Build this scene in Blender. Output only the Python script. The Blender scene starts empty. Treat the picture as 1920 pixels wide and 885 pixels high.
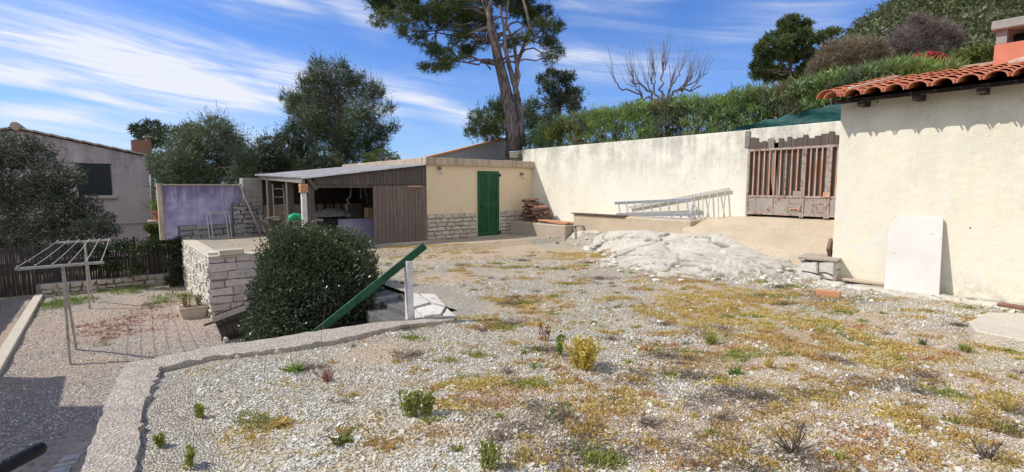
import bpy, math, random
import numpy as np
from mathutils import Vector, Matrix
SC = bpy.context.scene
R = math.radians
# ------------------------------------------------------------------ camera
PITCH = math.atan(92.5/950); cp, sp = math.cos(PITCH), math.sin(PITCH)
CAMZ = 1.57
cam = bpy.data.objects.new('camera', bpy.data.cameras.new('camera')); SC.collection.objects.link(cam)
cam.location = (0, 0, CAMZ); cam.rotation_euler = (math.pi/2-PITCH, 0, 0)
cam.data.sensor_width = 36; cam.data.lens = 36*950/1920
cam.data.clip_start = .05; cam.data.clip_end = 3000
SC.camera = cam
# ------------------------------------------------------------------ light
TH = R(38.7); ca, sa = math.cos(TH), math.sin(TH)          # the yard's own grid: a = along the shed front, b = away along the big wall
Lg = Vector((1.0, -.74, -1.32))
Lw = Vector((Lg.x*ca-Lg.y*sa, Lg.x*sa+Lg.y*ca, Lg.z)).normalized()
SUN_EL = math.asin(-Lw.z)
sun = bpy.data.objects.new('sun', bpy.data.lights.new('sun', 'SUN')); SC.collection.objects.link(sun)
sun.data.energy = 4.3; sun.data.angle = R(.55); sun.data.color = (1, .95, .87)
sun.rotation_euler = (-Lw).to_track_quat('Z', 'Y').to_euler()
SC.view_settings.view_transform = 'Standard'; SC.view_settings.look = 'None'
SC.view_settings.exposure = 0; SC.view_settings.gamma = 1
SC.cycles.use_denoising = True
SC.cycles.max_bounces = 6; SC.cycles.transparent_max_bounces = 6

def world():
    w = bpy.data.worlds.new('World'); SC.world = w; w.use_nodes = True
    nt = w.node_tree; nt.nodes.clear(); N = nt.nodes.new; Lk = nt.links.new
    out = N('ShaderNodeOutputWorld'); bg = N('ShaderNodeBackground'); bg.inputs[1].default_value = .14
    Lk(bg.outputs[0], out.inputs[0])
    sky = N('ShaderNodeTexSky'); sky.sky_type = 'NISHITA'; sky.sun_disc = False
    sky.sun_elevation = SUN_EL; sky.sun_rotation = math.atan2(-Lw.x, -Lw.y)
    sky.altitude = 50; sky.air_density = 1.0; sky.dust_density = .35; sky.ozone_density = 2.5
    tc = N('ShaderNodeTexCoord'); sep = N('ShaderNodeSeparateXYZ'); Lk(tc.outputs['Generated'], sep.inputs[0])
    def m(op, a, b=None, c=None, cl=False):
        n = N('ShaderNodeMath'); n.operation = op; n.use_clamp = cl
        for i, v in enumerate((a, b, c)):
            if v is None: continue
            if isinstance(v, (int, float)): n.inputs[i].default_value = v
            else: Lk(v, n.inputs[i])
        return n.outputs[0]
    x, y, z = sep.outputs
    az = m('MULTIPLY', m('ARCTAN2', x, y), 57.2958); el = m('MULTIPLY', m('ARCSINE', z), 57.2958)
    cmb = N('ShaderNodeCombineXYZ'); Lk(m('MULTIPLY', az, .06), cmb.inputs[0]); Lk(m('MULTIPLY', el, .11), cmb.inputs[1])
    nz = N('ShaderNodeTexNoise'); nz.inputs['Scale'].default_value = 1.6; nz.inputs['Detail'].default_value = 4; Lk(cmb.outputs[0], nz.inputs['Vector'])
    warp = m('MULTIPLY', m('SUBTRACT', nz.outputs[0], .5), 5.0)
    # fine streaks running with the wind
    cmb2 = N('ShaderNodeCombineXYZ'); Lk(m('MULTIPLY', az, .035), cmb2.inputs[0])
    Lk(m('ADD', m('MULTIPLY', m('ADD', el, m('MULTIPLY', az, .13)), .38), m('MULTIPLY', warp, .06)), cmb2.inputs[1])
    fn = N('ShaderNodeTexNoise'); fn.inputs['Scale'].default_value = 1.7; fn.inputs['Detail'].default_value = 7; fn.inputs['Roughness'].default_value = .6
    fn.inputs['Distortion'].default_value = .5
    Lk(cmb2.outputs[0], fn.inputs['Vector'])
    fine = m('MULTIPLY', m('SUBTRACT', fn.outputs[0], .38), 3.6, cl=True)
    def ae(px, py):
        v = ray(px, py); h = math.hypot(v[0], v[1])
        return math.degrees(math.atan2(v[0], v[1])), math.degrees(math.atan2(v[2], h))
    total = None
    for (x0, y0, x1, y1, wd, st) in CLOUDS:
        a0, e0 = ae(x0, y0); a1, e1 = ae(x1, y1); L_ = math.hypot(a1-a0, e1-e0); c, s = (a1-a0)/L_, (e1-e0)/L_
        da = m('SUBTRACT', az, a0); de = m('SUBTRACT', m('ADD', el, m('MULTIPLY', warp, .45)), e0)
        t = m('ADD', m('MULTIPLY', da, c/L_), m('MULTIPLY', de, s/L_))
        d = m('SUBTRACT', m('MULTIPLY', de, c), m('MULTIPLY', da, s))
        dd = m('DIVIDE', d, wd)
        g = m('EXPONENT', m('MULTIPLY', m('MULTIPLY', dd, dd), -1))
        tt = m('MULTIPLY', m('SUBTRACT', t, .5), 1.9); tt2 = m('MULTIPLY', tt, tt); e_ = m('EXPONENT', m('MULTIPLY', m('MULTIPLY', tt2, tt2), -1))
        v = m('MULTIPLY', m('MULTIPLY', g, e_), st)
        total = v if total is None else m('ADD', total, v)
    low = m('ADD', m('MULTIPLY', m('EXPONENT', m('MULTIPLY', m('ABSOLUTE', el), -.13)), .42), m('MULTIPLY', m('MULTIPLY', m('SUBTRACT', .25, y), 1.6, cl=True), .95))  # last term adds unseen bright cloud behind the camera to fill shaded faces
    wisps = m('MULTIPLY', m('MULTIPLY', fine, fine), .10)
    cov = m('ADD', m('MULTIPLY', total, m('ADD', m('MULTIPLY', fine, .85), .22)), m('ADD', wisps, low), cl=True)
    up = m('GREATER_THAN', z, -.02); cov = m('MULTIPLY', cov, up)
    tint = N('ShaderNodeMix'); tint.data_type = 'RGBA'; tint.blend_type = 'MULTIPLY'; tint.inputs[0].default_value = 1
    Lk(sky.outputs[0], tint.inputs[6]); tint.inputs[7].default_value = (.34, .66, 1.16, 1)
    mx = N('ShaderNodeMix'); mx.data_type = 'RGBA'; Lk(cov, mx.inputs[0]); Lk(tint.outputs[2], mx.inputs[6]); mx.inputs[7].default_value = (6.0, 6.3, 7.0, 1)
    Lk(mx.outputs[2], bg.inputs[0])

# ------------------------------------------------------------------ measuring helpers
def ray(px, py):
    u = (442.5-py)/950
    return ((px-960)/950, cp+sp*u, -sp+cp*u)
def ab(x, y): return x*ca+y*sa, -x*sa+y*ca
def U(px, py, z=0):                   # on the level z
    r = ray(px, py); t = (z-CAMZ)/r[2]; a, b = ab(r[0]*t, r[1]*t); return (a, b, z)
def Va(px, py, a):                    # on the upright plane a
    r = ray(px, py); t = a/(r[0]*ca+r[1]*sa); return (a, ab(r[0]*t, r[1]*t)[1], CAMZ+r[2]*t)
def Vb(px, py, b):
    r = ray(px, py); t = b/(-r[0]*sa+r[1]*ca); return (ab(r[0]*t, r[1]*t)[0], b, CAMZ+r[2]*t)
def PT(px, py, Y):                    # at distance Y
    r = ray(px, py); t = Y/r[1]; a, b = ab(r[0]*t, r[1]*t); return (a, b, CAMZ+r[2]*t)
CLOUDS = [(-120, 20, 330, 120, 2.2, .85), (60, 30, 560, 130, 1.6, .35), (120, 110, 650, 168, 2.0, 1.05), (-100, 118, 260, 142, 1.1, .7),
          (130, 180, 500, 206, .7, .65), (-60, 146, 90, 156, .9, .6), (-60, 207, 170, 214, .8, .6), (420, -10, 600, 20, 1.0, .6), (610, -20, 720, 40, 1.3, .6),
          (690, 150, 900, 225, 1.4, .55), (520, 170, 760, 215, 1.3, .5), (1000, 100, 1260, 128, 1.3, .85), (1330, 60, 1600, 10, 2.6, .28), (1040, 20, 1240, 0, 1.5, .3),
          (250, 165, 480, 190, .7, .5), (0, 235, 560, 260, 2.2, .35), (740, 180, 960, 235, .7, .5), (-100, 60, 200, 88, .8, .5)]
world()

# ------------------------------------------------------------------ mesh building
class MB:
    def __init__(s): s.v = []; s.f = []; s.n = 0
    def raw(s, v, f):
        v = np.asarray(v, dtype=np.float64).reshape(-1, 3)
        if isinstance(f, np.ndarray): s.f.append(f.astype(np.int64)+s.n)
        else:
            by = {}
            for q in f: by.setdefault(len(q), []).append(q)
            for k in by: s.f.append(np.array(by[k], dtype=np.int64)+s.n)
        s.v.append(v); s.n += len(v); return s
    def box(s, p, q):
        x0, y0, z0 = [min(a, b) for a, b in zip(p, q)]; x1, y1, z1 = [max(a, b) for a, b in zip(p, q)]
        return s.raw([(x0,y0,z0),(x1,y0,z0),(x1,y1,z0),(x0,y1,z0),(x0,y0,z1),(x1,y0,z1),(x1,y1,z1),(x0,y1,z1)], BOXF)
    def obox(s, c, size, M=None):     # oriented box
        h = np.array(size)/2; v = np.array([(x*h[0], y*h[1], z*h[2]) for x, y, z in BOXC])
        if M is not None: v = v @ np.array(M.to_3x3()).T
        return s.raw(v+np.array(c), BOXF)
    def beam(s, p, q, w, t, upv=(0, 0, 1)):   # rectangular bar from p to q, w sideways, t along upv
        p = Vector(p); q = Vector(q); d = (q-p).normalized(); u = Vector(upv); sd = d.cross(u)
        if sd.length < 1e-4: sd = d.cross(Vector((1, 0, 0)))
        sd.normalize(); u = sd.cross(d).normalized()
        v = []
        for e in (p, q):
            for i, j in ((-1,-1),(1,-1),(1,1),(-1,1)): v.append(e+sd*(i*w/2)+u*(j*t/2))
        return s.raw(v, [(0,3,2,1),(4,5,6,7),(0,1,5,4),(1,2,6,5),(2,3,7,6),(3,0,4,7)])
    def tube(s, pts, rad, n=8, cap=True):
        pts = [Vector(p) for p in pts]; m = len(pts)
        if isinstance(rad, (int, float)): rad = [rad]*m
        v = []; prev = None
        for i, p in enumerate(pts):
            d = (pts[min(i+1, m-1)]-pts[max(i-1, 0)]).normalized()
            if prev is None:
                u = d.cross(Vector((0, 0, 1)));  u = d.cross(Vector((1, 0, 0))) if u.length < .1 else u
            else: u = prev-d*prev.dot(d)
            u.normalize(); w = d.cross(u); prev = u
            for k in range(n):
                t = 2*math.pi*k/n; v.append(p+(u*math.cos(t)+w*math.sin(t))*rad[i])
        f = [(i*n+k, i*n+(k+1)%n, (i+1)*n+(k+1)%n, (i+1)*n+k) for i in range(m-1) for k in range(n)]
        if cap: f += [tuple(range(n))[::-1], tuple((m-1)*n+k for k in range(n))]
        return s.raw(v, f)
    def prism(s, poly, z0, z1):       # poly in (a, b)
        n = len(poly); v = [(x, y, z0) for x, y in poly]+[(x, y, z1) for x, y in poly]
        ar = sum(poly[i][0]*poly[(i+1)%n][1]-poly[(i+1)%n][0]*poly[i][1] for i in range(n))
        f = [tuple(range(n))[::-1], tuple(range(n, 2*n))]+[(i, (i+1)%n, n+(i+1)%n, n+i) for i in range(n)]
        if ar < 0: f = [q[::-1] for q in f]
        return s.raw(v, f)
    def arrays(s): return np.concatenate(s.v), s.f
BOXC = [(-1,-1,-1),(1,-1,-1),(1,1,-1),(-1,1,-1),(-1,-1,1),(1,-1,1),(1,1,1),(-1,1,1)]
BOXF = [(0,3,2,1),(4,5,6,7),(0,1,5,4),(1,2,6,5),(2,3,7,6),(3,0,4,7)]
BASE = {}
def link(o): SC.collection.objects.link(o); return o
def mesh_of(mb, base, name, mat, smooth=False, attrs=None):
    v, fs = mb.arrays(); v = (v-np.array(base)).astype(np.float32)
    me = bpy.data.meshes.new(name); me.vertices.add(len(v)); me.vertices.foreach_set('co', v.ravel())
    li = np.concatenate([f.ravel() for f in fs]); tot = np.concatenate([np.full(len(f), f.shape[1]) for f in fs])
    st = np.concatenate([[0], np.cumsum(tot)[:-1]])
    me.loops.add(len(li)); me.loops.foreach_set('vertex_index', li.astype(np.int32))
    me.polygons.add(len(tot)); me.polygons.foreach_set('loop_start', st.astype(np.int32)); me.polygons.foreach_set('loop_total', tot.astype(np.int32))
    me.polygons.foreach_set('use_smooth', np.full(len(tot), smooth))
    if attrs:
        for k, arr in attrs.items():
            a = me.attributes.new(k, 'FLOAT', 'POINT'); a.data.foreach_set('value', np.asarray(arr, dtype=np.float32))
    me.update(calc_edges=True); me.validate()
    if isinstance(mat, bpy.types.Material): me.materials.append(mat)
    return me
def place(o, base):
    a, b, z = base; o.location = (a*ca-b*sa, a*sa+b*ca, z); o.rotation_euler = (0, 0, TH)
def tag(o, label, cat, group=None):
    o['label'] = label; o['category'] = cat
    if group: o['group'] = group
    return o
def thing(name, label, cat, base, group=None):
    o = link(bpy.data.objects.new(name, None)); o.empty_display_size = .2; place(o, base); BASE[o.name] = tuple(base)
    return tag(o, label, cat, group)
def bev(o, w, seg=2):
    if w:
        m = o.modifiers.new('bevel', 'BEVEL'); m.width = w; m.segments = seg; m.limit_method = 'ANGLE'; m.angle_limit = R(40)
    return o
def part(name, mb, mat, parent, bevel=0, smooth=False, label=None):
    base = BASE[parent.name]; o = link(bpy.data.objects.new(name, mesh_of(mb, base, name, mat, smooth)))
    o.parent = parent; BASE[o.name] = base
    if label: o['label'] = label
    return bev(o, bevel)
def single(name, mb, mat, label, cat, base, group=None, bevel=0, smooth=False):
    o = link(bpy.data.objects.new(name, mesh_of(mb, base, name, mat, smooth))); place(o, base); BASE[o.name] = tuple(base)
    return bev(tag(o, label, cat, group), bevel)
def setting(name, mb, mat, kind='structure', smooth=False, attrs=None, bevel=0, label=None):
    o = link(bpy.data.objects.new(name, mesh_of(mb, (0, 0, 0), name, mat, smooth, attrs))); place(o, (0, 0, 0)); o['kind'] = kind
    if label: o['label'] = label
    return bev(o, bevel)
def copy_thing(o, base, rot=None, scale=None, label=None):
    c = link(o.copy()); a, b, z = base; c.location = (a*ca-b*sa, a*sa+b*ca, z)
    if rot is not None: c.rotation_euler = rot
    if scale is not None: c.scale = scale
    if label: c['label'] = label
    for ch in o.children:
        d = link(ch.copy()); d.parent = c
        for g in ch.children: e = link(g.copy()); e.parent = d
    return c

# ------------------------------------------------------------------ noise on arrays
def vnoise(x, y, seed=0):
    rng = np.random.RandomState(seed); T = rng.rand(256, 256)
    xi = np.floor(x).astype(int); yi = np.floor(y).astype(int); fx = x-xi; fy = y-yi
    fx = fx*fx*(3-2*fx); fy = fy*fy*(3-2*fy); g = lambda i, j: T[i % 256, j % 256]
    return (g(xi, yi)*(1-fx)+g(xi+1, yi)*fx)*(1-fy)+(g(xi, yi+1)*(1-fx)+g(xi+1, yi+1)*fx)*fy
def fbm(x, y, seed=0, oct=4):
    s = 0; amp = 1; tot = 0
    for k in range(oct): s = s+amp*vnoise(x*2**k+17*k, y*2**k+31*k, seed+k); tot += amp; amp *= .5
    return s/tot
def sstep(t): t = np.clip(t, 0, 1); return t*t*(3-2*t)

# ------------------------------------------------------------------ materials
def newmat(name):
    m = bpy.data.materials.new(name); m.use_nodes = True; nt = m.node_tree; nt.nodes.clear()
    out = nt.nodes.new('ShaderNodeOutputMaterial'); b = nt.nodes.new('ShaderNodeBsdfPrincipled'); nt.links.new(b.outputs[0], out.inputs[0])
    return m, nt, b
class NT:
    def __init__(s, name, coord='Object'):
        s.m, s.nt, s.b = newmat(name); s.tc = s.nt.nodes.new('ShaderNodeTexCoord'); s.co = s.tc.outputs[coord]
    def L(s, a, b): s.nt.links.new(a, b)
    def setin(s, sock, v):
        if isinstance(v, (int, float)): sock.default_value = v
        elif isinstance(v, tuple): sock.default_value = (*v, 1) if len(v) == 3 and sock.type == 'RGBA' else v
        else: s.L(v, sock)
    def vec(s, scale=(1, 1, 1), loc=(0, 0, 0), src=None):
        n = s.nt.nodes.new('ShaderNodeMapping'); s.L(src or s.co, n.inputs[0]); n.inputs['Scale'].default_value = scale; n.inputs['Location'].default_value = loc; return n.outputs[0]
    def noise(s, scale, detail=4, rough=.55, dist=0, vec=None):
        n = s.nt.nodes.new('ShaderNodeTexNoise'); s.L(vec or s.co, n.inputs['Vector'])
        n.inputs['Scale'].default_value = scale; n.inputs['Detail'].default_value = detail; n.inputs['Roughness'].default_value = rough; n.inputs['Distortion'].default_value = dist
        return n.outputs[0]
    def vor(s, scale, feature='F1', vec=None, out='Distance', rnd=1):
        n = s.nt.nodes.new('ShaderNodeTexVoronoi'); s.L(vec or s.co, n.inputs['Vector']); n.feature = feature
        n.inputs['Scale'].default_value = scale; n.inputs['Randomness'].default_value = rnd; return n.outputs[out]
    def math(s, op, a, b=0, clamp=False):
        n = s.nt.nodes.new('ShaderNodeMath'); n.operation = op; n.use_clamp = clamp; s.setin(n.inputs[0], a); s.setin(n.inputs[1], b); return n.outputs[0]
    def ramp(s, v, lo, hi, a=0., b=1.):
        n = s.nt.nodes.new('ShaderNodeMapRange'); s.setin(n.inputs[0], v)
        for i, q in enumerate((lo, hi, a, b)): n.inputs[i+1].default_value = q
        return n.outputs[0]
    def mix(s, f, c1, c2, mode='MIX'):
        n = s.nt.nodes.new('ShaderNodeMix'); n.data_type = 'RGBA'; n.blend_type = mode; n.clamp_factor = True
        s.setin(n.inputs[0], f); s.setin(n.inputs[6], c1); s.setin(n.inputs[7], c2); return n.outputs[2]
    def attr(s, name):
        n = s.nt.nodes.new('ShaderNodeAttribute'); n.attribute_name = name; return n.outputs['Fac']
    def island(s):
        n = s.nt.nodes.new('ShaderNodeNewGeometry'); return n.outputs['Random Per Island']
    def objrand(s): return s.nt.nodes.new('ShaderNodeObjectInfo').outputs['Random']
    def bump(s, h, dist=.01, strength=1.):
        n = s.nt.nodes.new('ShaderNodeBump'); n.inputs['Distance'].default_value = dist; n.inputs['Strength'].default_value = strength; s.L(h, n.inputs['Height'])
        s.L(n.outputs[0], s.b.inputs['Normal']); return n
    def done(s, col, rough=.85, spec=.3, metal=0):
        s.setin(s.b.inputs['Base Color'], col); s.setin(s.b.inputs['Roughness'], rough); s.b.inputs['Specular IOR Level'].default_value = spec
        s.setin(s.b.inputs['Metallic'], metal); return s.m

def m_plain(name, c1, c2, scale=4, rough=.8, bump=.004, bscale=60, spec=.3, metal=0):
    n = NT(name); f = n.ramp(n.noise(scale, 6), .35, .65)
    n.bump(n.noise(bscale, 4), bump); return n.done(n.mix(f, c1, c2), rough, spec, metal)
def m_leaf(name, c1, c2, c3=None, rough=.5, spec=.35, nscale=1.2):
    n = NT(name); col = n.mix(n.island(), c1, c2)
    if c3: col = n.mix(n.ramp(n.noise(nscale, 2), .42, .62), col, c3)
    n.setin(n.b.inputs['Base Color'], col); n.b.inputs['Roughness'].default_value = rough; n.b.inputs['Specular IOR Level'].default_value = spec
    t = n.nt.nodes.new('ShaderNodeBsdfTranslucent'); n.L(col, t.inputs[0]); mx = n.nt.nodes.new('ShaderNodeMixShader'); mx.inputs[0].default_value = .25
    out = [q for q in n.nt.nodes if q.type == 'OUTPUT_MATERIAL'][0]
    n.L(n.b.outputs[0], mx.inputs[1]); n.L(t.outputs[0], mx.inputs[2]); n.L(mx.outputs[0], out.inputs[0]); return n.m
def m_stone(name, c1, c2, c3):
    n = NT(name); col = n.mix(n.island(), c1, c2); col = n.mix(n.ramp(n.noise(9, 5, .65), .5, .72), col, c3)
    n.bump(n.math('ADD', n.noise(35, 6, .7), n.math('MULTIPLY', n.noise(9, 3), 1.2)), .012); return n.done(col, .9, .2)
def m_wood(name, c1, c2, c3, rough=.85, axis=2):
    n = NT(name); sc = [28, 28, 28]; sc[axis] = 1.6
    g = n.noise(1, 5, .6, .6, n.vec(tuple(sc))); col = n.mix(n.ramp(g, .3, .7), c1, c2); col = n.mix(n.math('MULTIPLY', n.island(), .6), col, c3)
    n.bump(g, .004); return n.done(col, rough, .2)

def m_render_wall(name, c1, c2, stain=(.19, .18, .145), amt=.6, top=2.8, band=1.0, patch=None, patchamt=0.):
    n = NT(name)
    big = n.ramp(n.noise(1.1, 6, .6), .38, .66); col = n.mix(big, c1, c2)
    col = n.mix(n.math('MULTIPLY', n.ramp(n.noise(5, 8, .7), .52, .72), .35), col, tuple(q*.78 for q in c1))
    streak = n.noise(1, 6, .62, .3, n.vec((7, 7, .55)))
    blot = n.noise(1.6, 5, .65)
    sepz = n.nt.nodes.new('ShaderNodeSeparateXYZ'); n.L(n.co, sepz.inputs[0]); z = sepz.outputs[2]
    hi = n.ramp(z, top-band, top-.25)
    f = n.math('MULTIPLY', n.ramp(n.math('ADD', n.math('MULTIPLY', streak, .38), n.math('MULTIPLY', blot, .72)), .47, .62), n.math('MULTIPLY', hi, amt))
    fine = n.ramp(n.noise(38, 6, .75), .5, .62)
    f = n.math('MULTIPLY', f, n.math('ADD', n.math('MULTIPLY', fine, .7), .3))
    col = n.mix(f, col, stain)
    spots = n.math('MULTIPLY', n.ramp(n.noise(24, 5, .8), .63, .7), .5)
    col = n.mix(n.math('MULTIPLY', spots, n.ramp(n.noise(1.3, 3), .42, .6)), col, stain)
    if patch:
        pf = n.math('MULTIPLY', n.ramp(n.noise(2.1, 7, .7, .4), .58, .63), patchamt); col = n.mix(pf, col, patch)
    splash = n.math('MULTIPLY', n.math('MULTIPLY', n.ramp(z, .38, .02), n.ramp(n.noise(9, 6, .7), .40, .62)), .6); col = n.mix(splash, col, (.42, .38, .30))
    pock = n.math('MULTIPLY', n.ramp(n.vor(2.6), .045, .03), n.ramp(n.noise(3.3, 2), .48, .52)); col = n.mix(pock, col, (.10, .09, .08))
    crk = n.ramp(n.math('ABSOLUTE', n.math('SUBTRACT', n.noise(.9, 7, .6, .6), .5)), 0, .0022, 1, 0); col = n.mix(n.math('MULTIPLY', n.math('MULTIPLY', crk, n.ramp(n.noise(1.7, 2), .45, .6)), .55), col, (.30, .27, .22))
    n.bump(n.math('ADD', n.noise(70, 5, .7), n.math('MULTIPLY', n.noise(9, 5, .6), 1.3)), .005); return n.done(col, .93, .15)

MT = {}
MT['wall'] = m_render_wall('cream_render_weathered', (.80, .775, .68), (.77, .735, .61), amt=1.0, top=2.9, band=1.5, patch=(.62, .55, .42), patchamt=.35)
MT['wall_house'] = m_render_wall('cream_render_house', (.82, .765, .61), (.83, .78, .645), amt=.42, top=3.1, band=2.6, patch=(.74, .73, .69), patchamt=.6)
MT['wall_shed'] = m_render_wall('peach_render', (.74, .60, .41), (.76, .64, .45), amt=.05, top=2.4)
MT['wall_mauve'] = m_render_wall('mauve_render', (.52, .43, .455), (.57, .49, .50), stain=(.12, .10, .12), amt=1, top=4.0, band=1.2)
MT['wall_grey'] = m_render_wall('grey_mauve_render', (.36, .35, .39), (.38, .37, .41), amt=.1, top=9)
n = NT('purple_render')
big = n.ramp(n.noise(2.0, 7, .7, .3), .38, .62); col = n.mix(big, (.25, .225, .38), (.48, .44, .62))
stk = n.noise(1, 6, .65, .4, n.vec((6, 6, .8))); sz = n.nt.nodes.new('ShaderNodeSeparateXYZ'); n.L(n.co, sz.inputs[0])
f = n.math('MULTIPLY', n.ramp(n.math('ADD', stk, n.math('MULTIPLY', n.ramp(sz.outputs[2], .7, 1.62), .35)), .62, .85), .75); col = n.mix(f, col, (.13, .12, .17))
n.bump(n.noise(50, 5), .006); MT['purple'] = n.done(col, .9, .2)
MT['mortar'] = m_plain('mortar', (.20, .19, .18), (.27, .25, .22), 12, .95, .006)
MT['mortar_dark'] = m_plain('dark_mortar', (.10, .10, .10), (.17, .16, .15), 12, .95, .006)
MT['stone_warm'] = m_stone('warm_stone', (.52, .44, .35), (.64, .58, .50), (.42, .34, .28))
MT['stone_grey'] = m_stone('pinkish_grey_stone', (.52, .44, .41), (.66, .60, .56), (.42, .32, .28))
MT['stone_dark'] = m_stone('rough_grey_stone', (.27, .26, .26), (.40, .38, .37), (.15, .15, .16))
MT['stone_white'] = m_stone('pale_limestone', (.60, .57, .50), (.70, .67, .60), (.42, .38, .32))
MT['block'] = m_plain('cinder_block', (.30, .28, .26), (.36, .34, .32), 6, .95, .006)
def m_concrete(name, c1, c2, dark, agg=0.5):
    n = NT(name); col = n.mix(n.ramp(n.noise(2.2, 7, .65), .35, .65), c1, c2)
    v = n.vor(55, out='Color'); sp_ = n.nt.nodes.new('ShaderNodeSeparateColor'); n.L(v, sp_.inputs[0])
    col = n.mix(n.math('MULTIPLY', n.ramp(sp_.outputs[0], .3, 1), agg), col, dark)
    n.bump(n.math('ADD', n.vor(55), n.noise(14, 5, .7)), .008); return n.done(col, .93, .15)
MT['concrete'] = m_concrete('old_concrete', (.42, .35, .28), (.50, .44, .36), (.30, .25, .21), .5)
MT['concrete_pale'] = m_concrete('pale_concrete', (.56, .50, .40), (.64, .57, .46), (.44, .38, .30), .35)
MT['concrete_sand'] = m_concrete('sandy_concrete', (.50, .41, .30), (.60, .50, .37), (.38, .30, .22), .5)
n = NT('parapet_concrete'); col = n.mix(n.ramp(n.noise(2.5, 6, .6), .35, .65), (.42, .34, .26), (.54, .44, .33))
col = n.mix(n.ramp(n.noise(1, 6, .65, .2, n.vec((14, 14, 1.2))), .5, .68), col, (.20, .17, .14)); n.bump(n.noise(40, 6), .006); MT['parapet'] = n.done(col, .93, .15)
MT['tile'] = None
n = NT('terracotta_tile'); col = n.mix(n.island(), (.50, .16, .085), (.62, .25, .145)); col = n.mix(n.ramp(n.noise(6, 6, .7), .52, .72), col, (.34, .155, .10))
col = n.mix(n.ramp(n.noise(19, 5, .75), .6, .68), col, (.45, .38, .28)); n.bump(n.noise(60, 5), .004); MT['tile'] = n.done(col, .85, .2)
MT['tile_old'] = m_stone('old_roof_tile', (.40, .18, .11), (.30, .22, .17), (.15, .13, .11))
MT['mortar_tile'] = m_plain('ridge_mortar', (.52, .42, .32), (.36, .28, .22), 9, .95, .008, 30)
MT['wood_old'] = m_wood('old_grey_brown_boards', (.060, .048, .040), (.165, .140, .120), (.10, .085, .075))
MT['wood_door'] = m_wood('weathered_barn_boards', (.10, .078, .068), (.25, .205, .180), (.15, .12, .11))
MT['wood_grey'] = m_wood('silver_grey_wood', (.20, .18, .16), (.34, .31, .28), (.24, .21, .18))
MT['wood_dark'] = m_wood('dark_wood', (.035, .027, .024), (.075, .058, .050), (.05, .04, .035))
MT['wood_gate'] = m_wood('gate_boards', (.085, .068, .058), (.17, .14, .12), (.11, .085, .075))
MT['wood_plank'] = m_wood('reddish_planks', (.48, .22, .12), (.58, .32, .19), (.38, .26, .18), axis=1)
MT['black'] = m_plain('black_paint', (.008, .008, .009), (.012, .012, .013), 5, .45)
MT['interior'] = m_plain('dark_wall', (.05, .045, .04), (.08, .07, .065), 3, .95)  # near-black tone for the lean-to's inner walls
def m_paint(name, c1, c2, chip, axis=2):
    n = NT(name); sc = [5, 5, 5]; sc[axis] = 1.3; col = n.mix(n.ramp(n.noise(1, 6, .65, .3, n.vec(tuple(sc))), .35, .65), c1, c2)
    col = n.mix(n.ramp(n.noise(17, 7, .78), .585, .64), col, chip); n.bump(n.noise(30, 6), .004); return n.done(col, n.ramp(n.noise(6, 4), .3, .7, .5, .8), .3)
MT['green_paint'] = m_paint('green_paint', (.010, .070, .028), (.026, .110, .050), (.09, .10, .07))
MT['rail_paint'] = m_paint('rail_green_paint', (.008, .060, .032), (.022, .095, .052), (.14, .15, .12))
MT['white_post'] = m_plain('chipped_white_paint', (.74, .72, .74), (.56, .53, .52), 9, .7, .006, 40)
MT['steel'] = m_plain('aluminium', (.48, .48, .50), (.38, .38, .40), 20, .42, .001, 80, .5, .7)
MT['steel_old'] = m_plain('oxidised_aluminium', (.50, .46, .42), (.60, .56, .50), 9, .6, .002, 80, .4, .2)
n = NT('peeling_gate_paint'); col = n.mix(n.ramp(n.noise(3, 4), .3, .7), (.30, .26, .235), (.38, .335, .30))
col = n.mix(n.ramp(n.noise(1, 7, .7, .5, n.vec((9, 9, 4))), .56, .66), col, (.27, .13, .075)); n.bump(n.noise(40, 5), .003); MT['gate_sheet'] = n.done(col, .7, .3)
n = NT('rusty_painted_steel'); col = n.mix(n.ramp(n.noise(14, 6, .7), .46, .62), (.40, .34, .29), (.24, .125, .075)); n.bump(n.noise(60, 4), .002); MT['gate_bar'] = n.done(col, .65, .35)
n = NT('rust_bar'); col = n.mix(n.ramp(n.noise(1, 6, .7, 0, n.vec((20, 20, 3))), .40, .60), (.52, .20, .085), (.58, .42, .34)); MT['rust'] = n.done(col, .75, .25)
n = NT('line_post_paint'); col = n.mix(n.ramp(n.noise(10, 6, .7), .48, .62), (.46, .47, .42), (.38, .24, .13)); MT['line_post'] = n.done(col, .7, .3)
MT['wire'] = m_plain('clothes_wire', (.62, .62, .60), (.5, .5, .5), 9, .5)
MT['roofsheet'] = None
n = NT('corrugated_fibre_sheet'); col = n.mix(n.ramp(n.noise(2.5, 7, .7), .38, .62), (.38, .37, .385), (.27, .26, .265)); col = n.mix(n.ramp(n.noise(11, 6, .75), .56, .64), col, (.12, .11, .10))
n.bump(n.noise(30, 5), .004); MT['roofsheet'] = n.done(col, .9, .2)
MT['board'] = None
n = NT('white_panel'); col = n.mix(n.ramp(n.noise(2.5, 6, .6), .35, .65), (.66, .635, .59), (.74, .715, .67)); col = n.mix(n.ramp(n.noise(1.3, 5, .7), .5, .65, 0, .5), col, (.52, .50, .46)); col = n.mix(n.ramp(n.vor(7), .055, .04), col, (.07, .06, .05)); col = n.mix(n.ramp(n.noise(13, 3, .5), .77, .79), col, (.09, .08, .07)); n.bump(n.noise(60, 4), .002); MT['board'] = n.done(col, .6, .35)
MT['lavender'] = m_plain('lavender_panel', (.42, .39, .60), (.48, .45, .64), 3, .5)
MT['chimney'] = m_plain('red_brick_paint', (.56, .19, .12), (.64, .24, .155), 3, .85, .004)
MT['brick'] = m_plain('orange_brick', (.52, .25, .13), (.60, .32, .18), 8, .9, .005)
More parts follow.
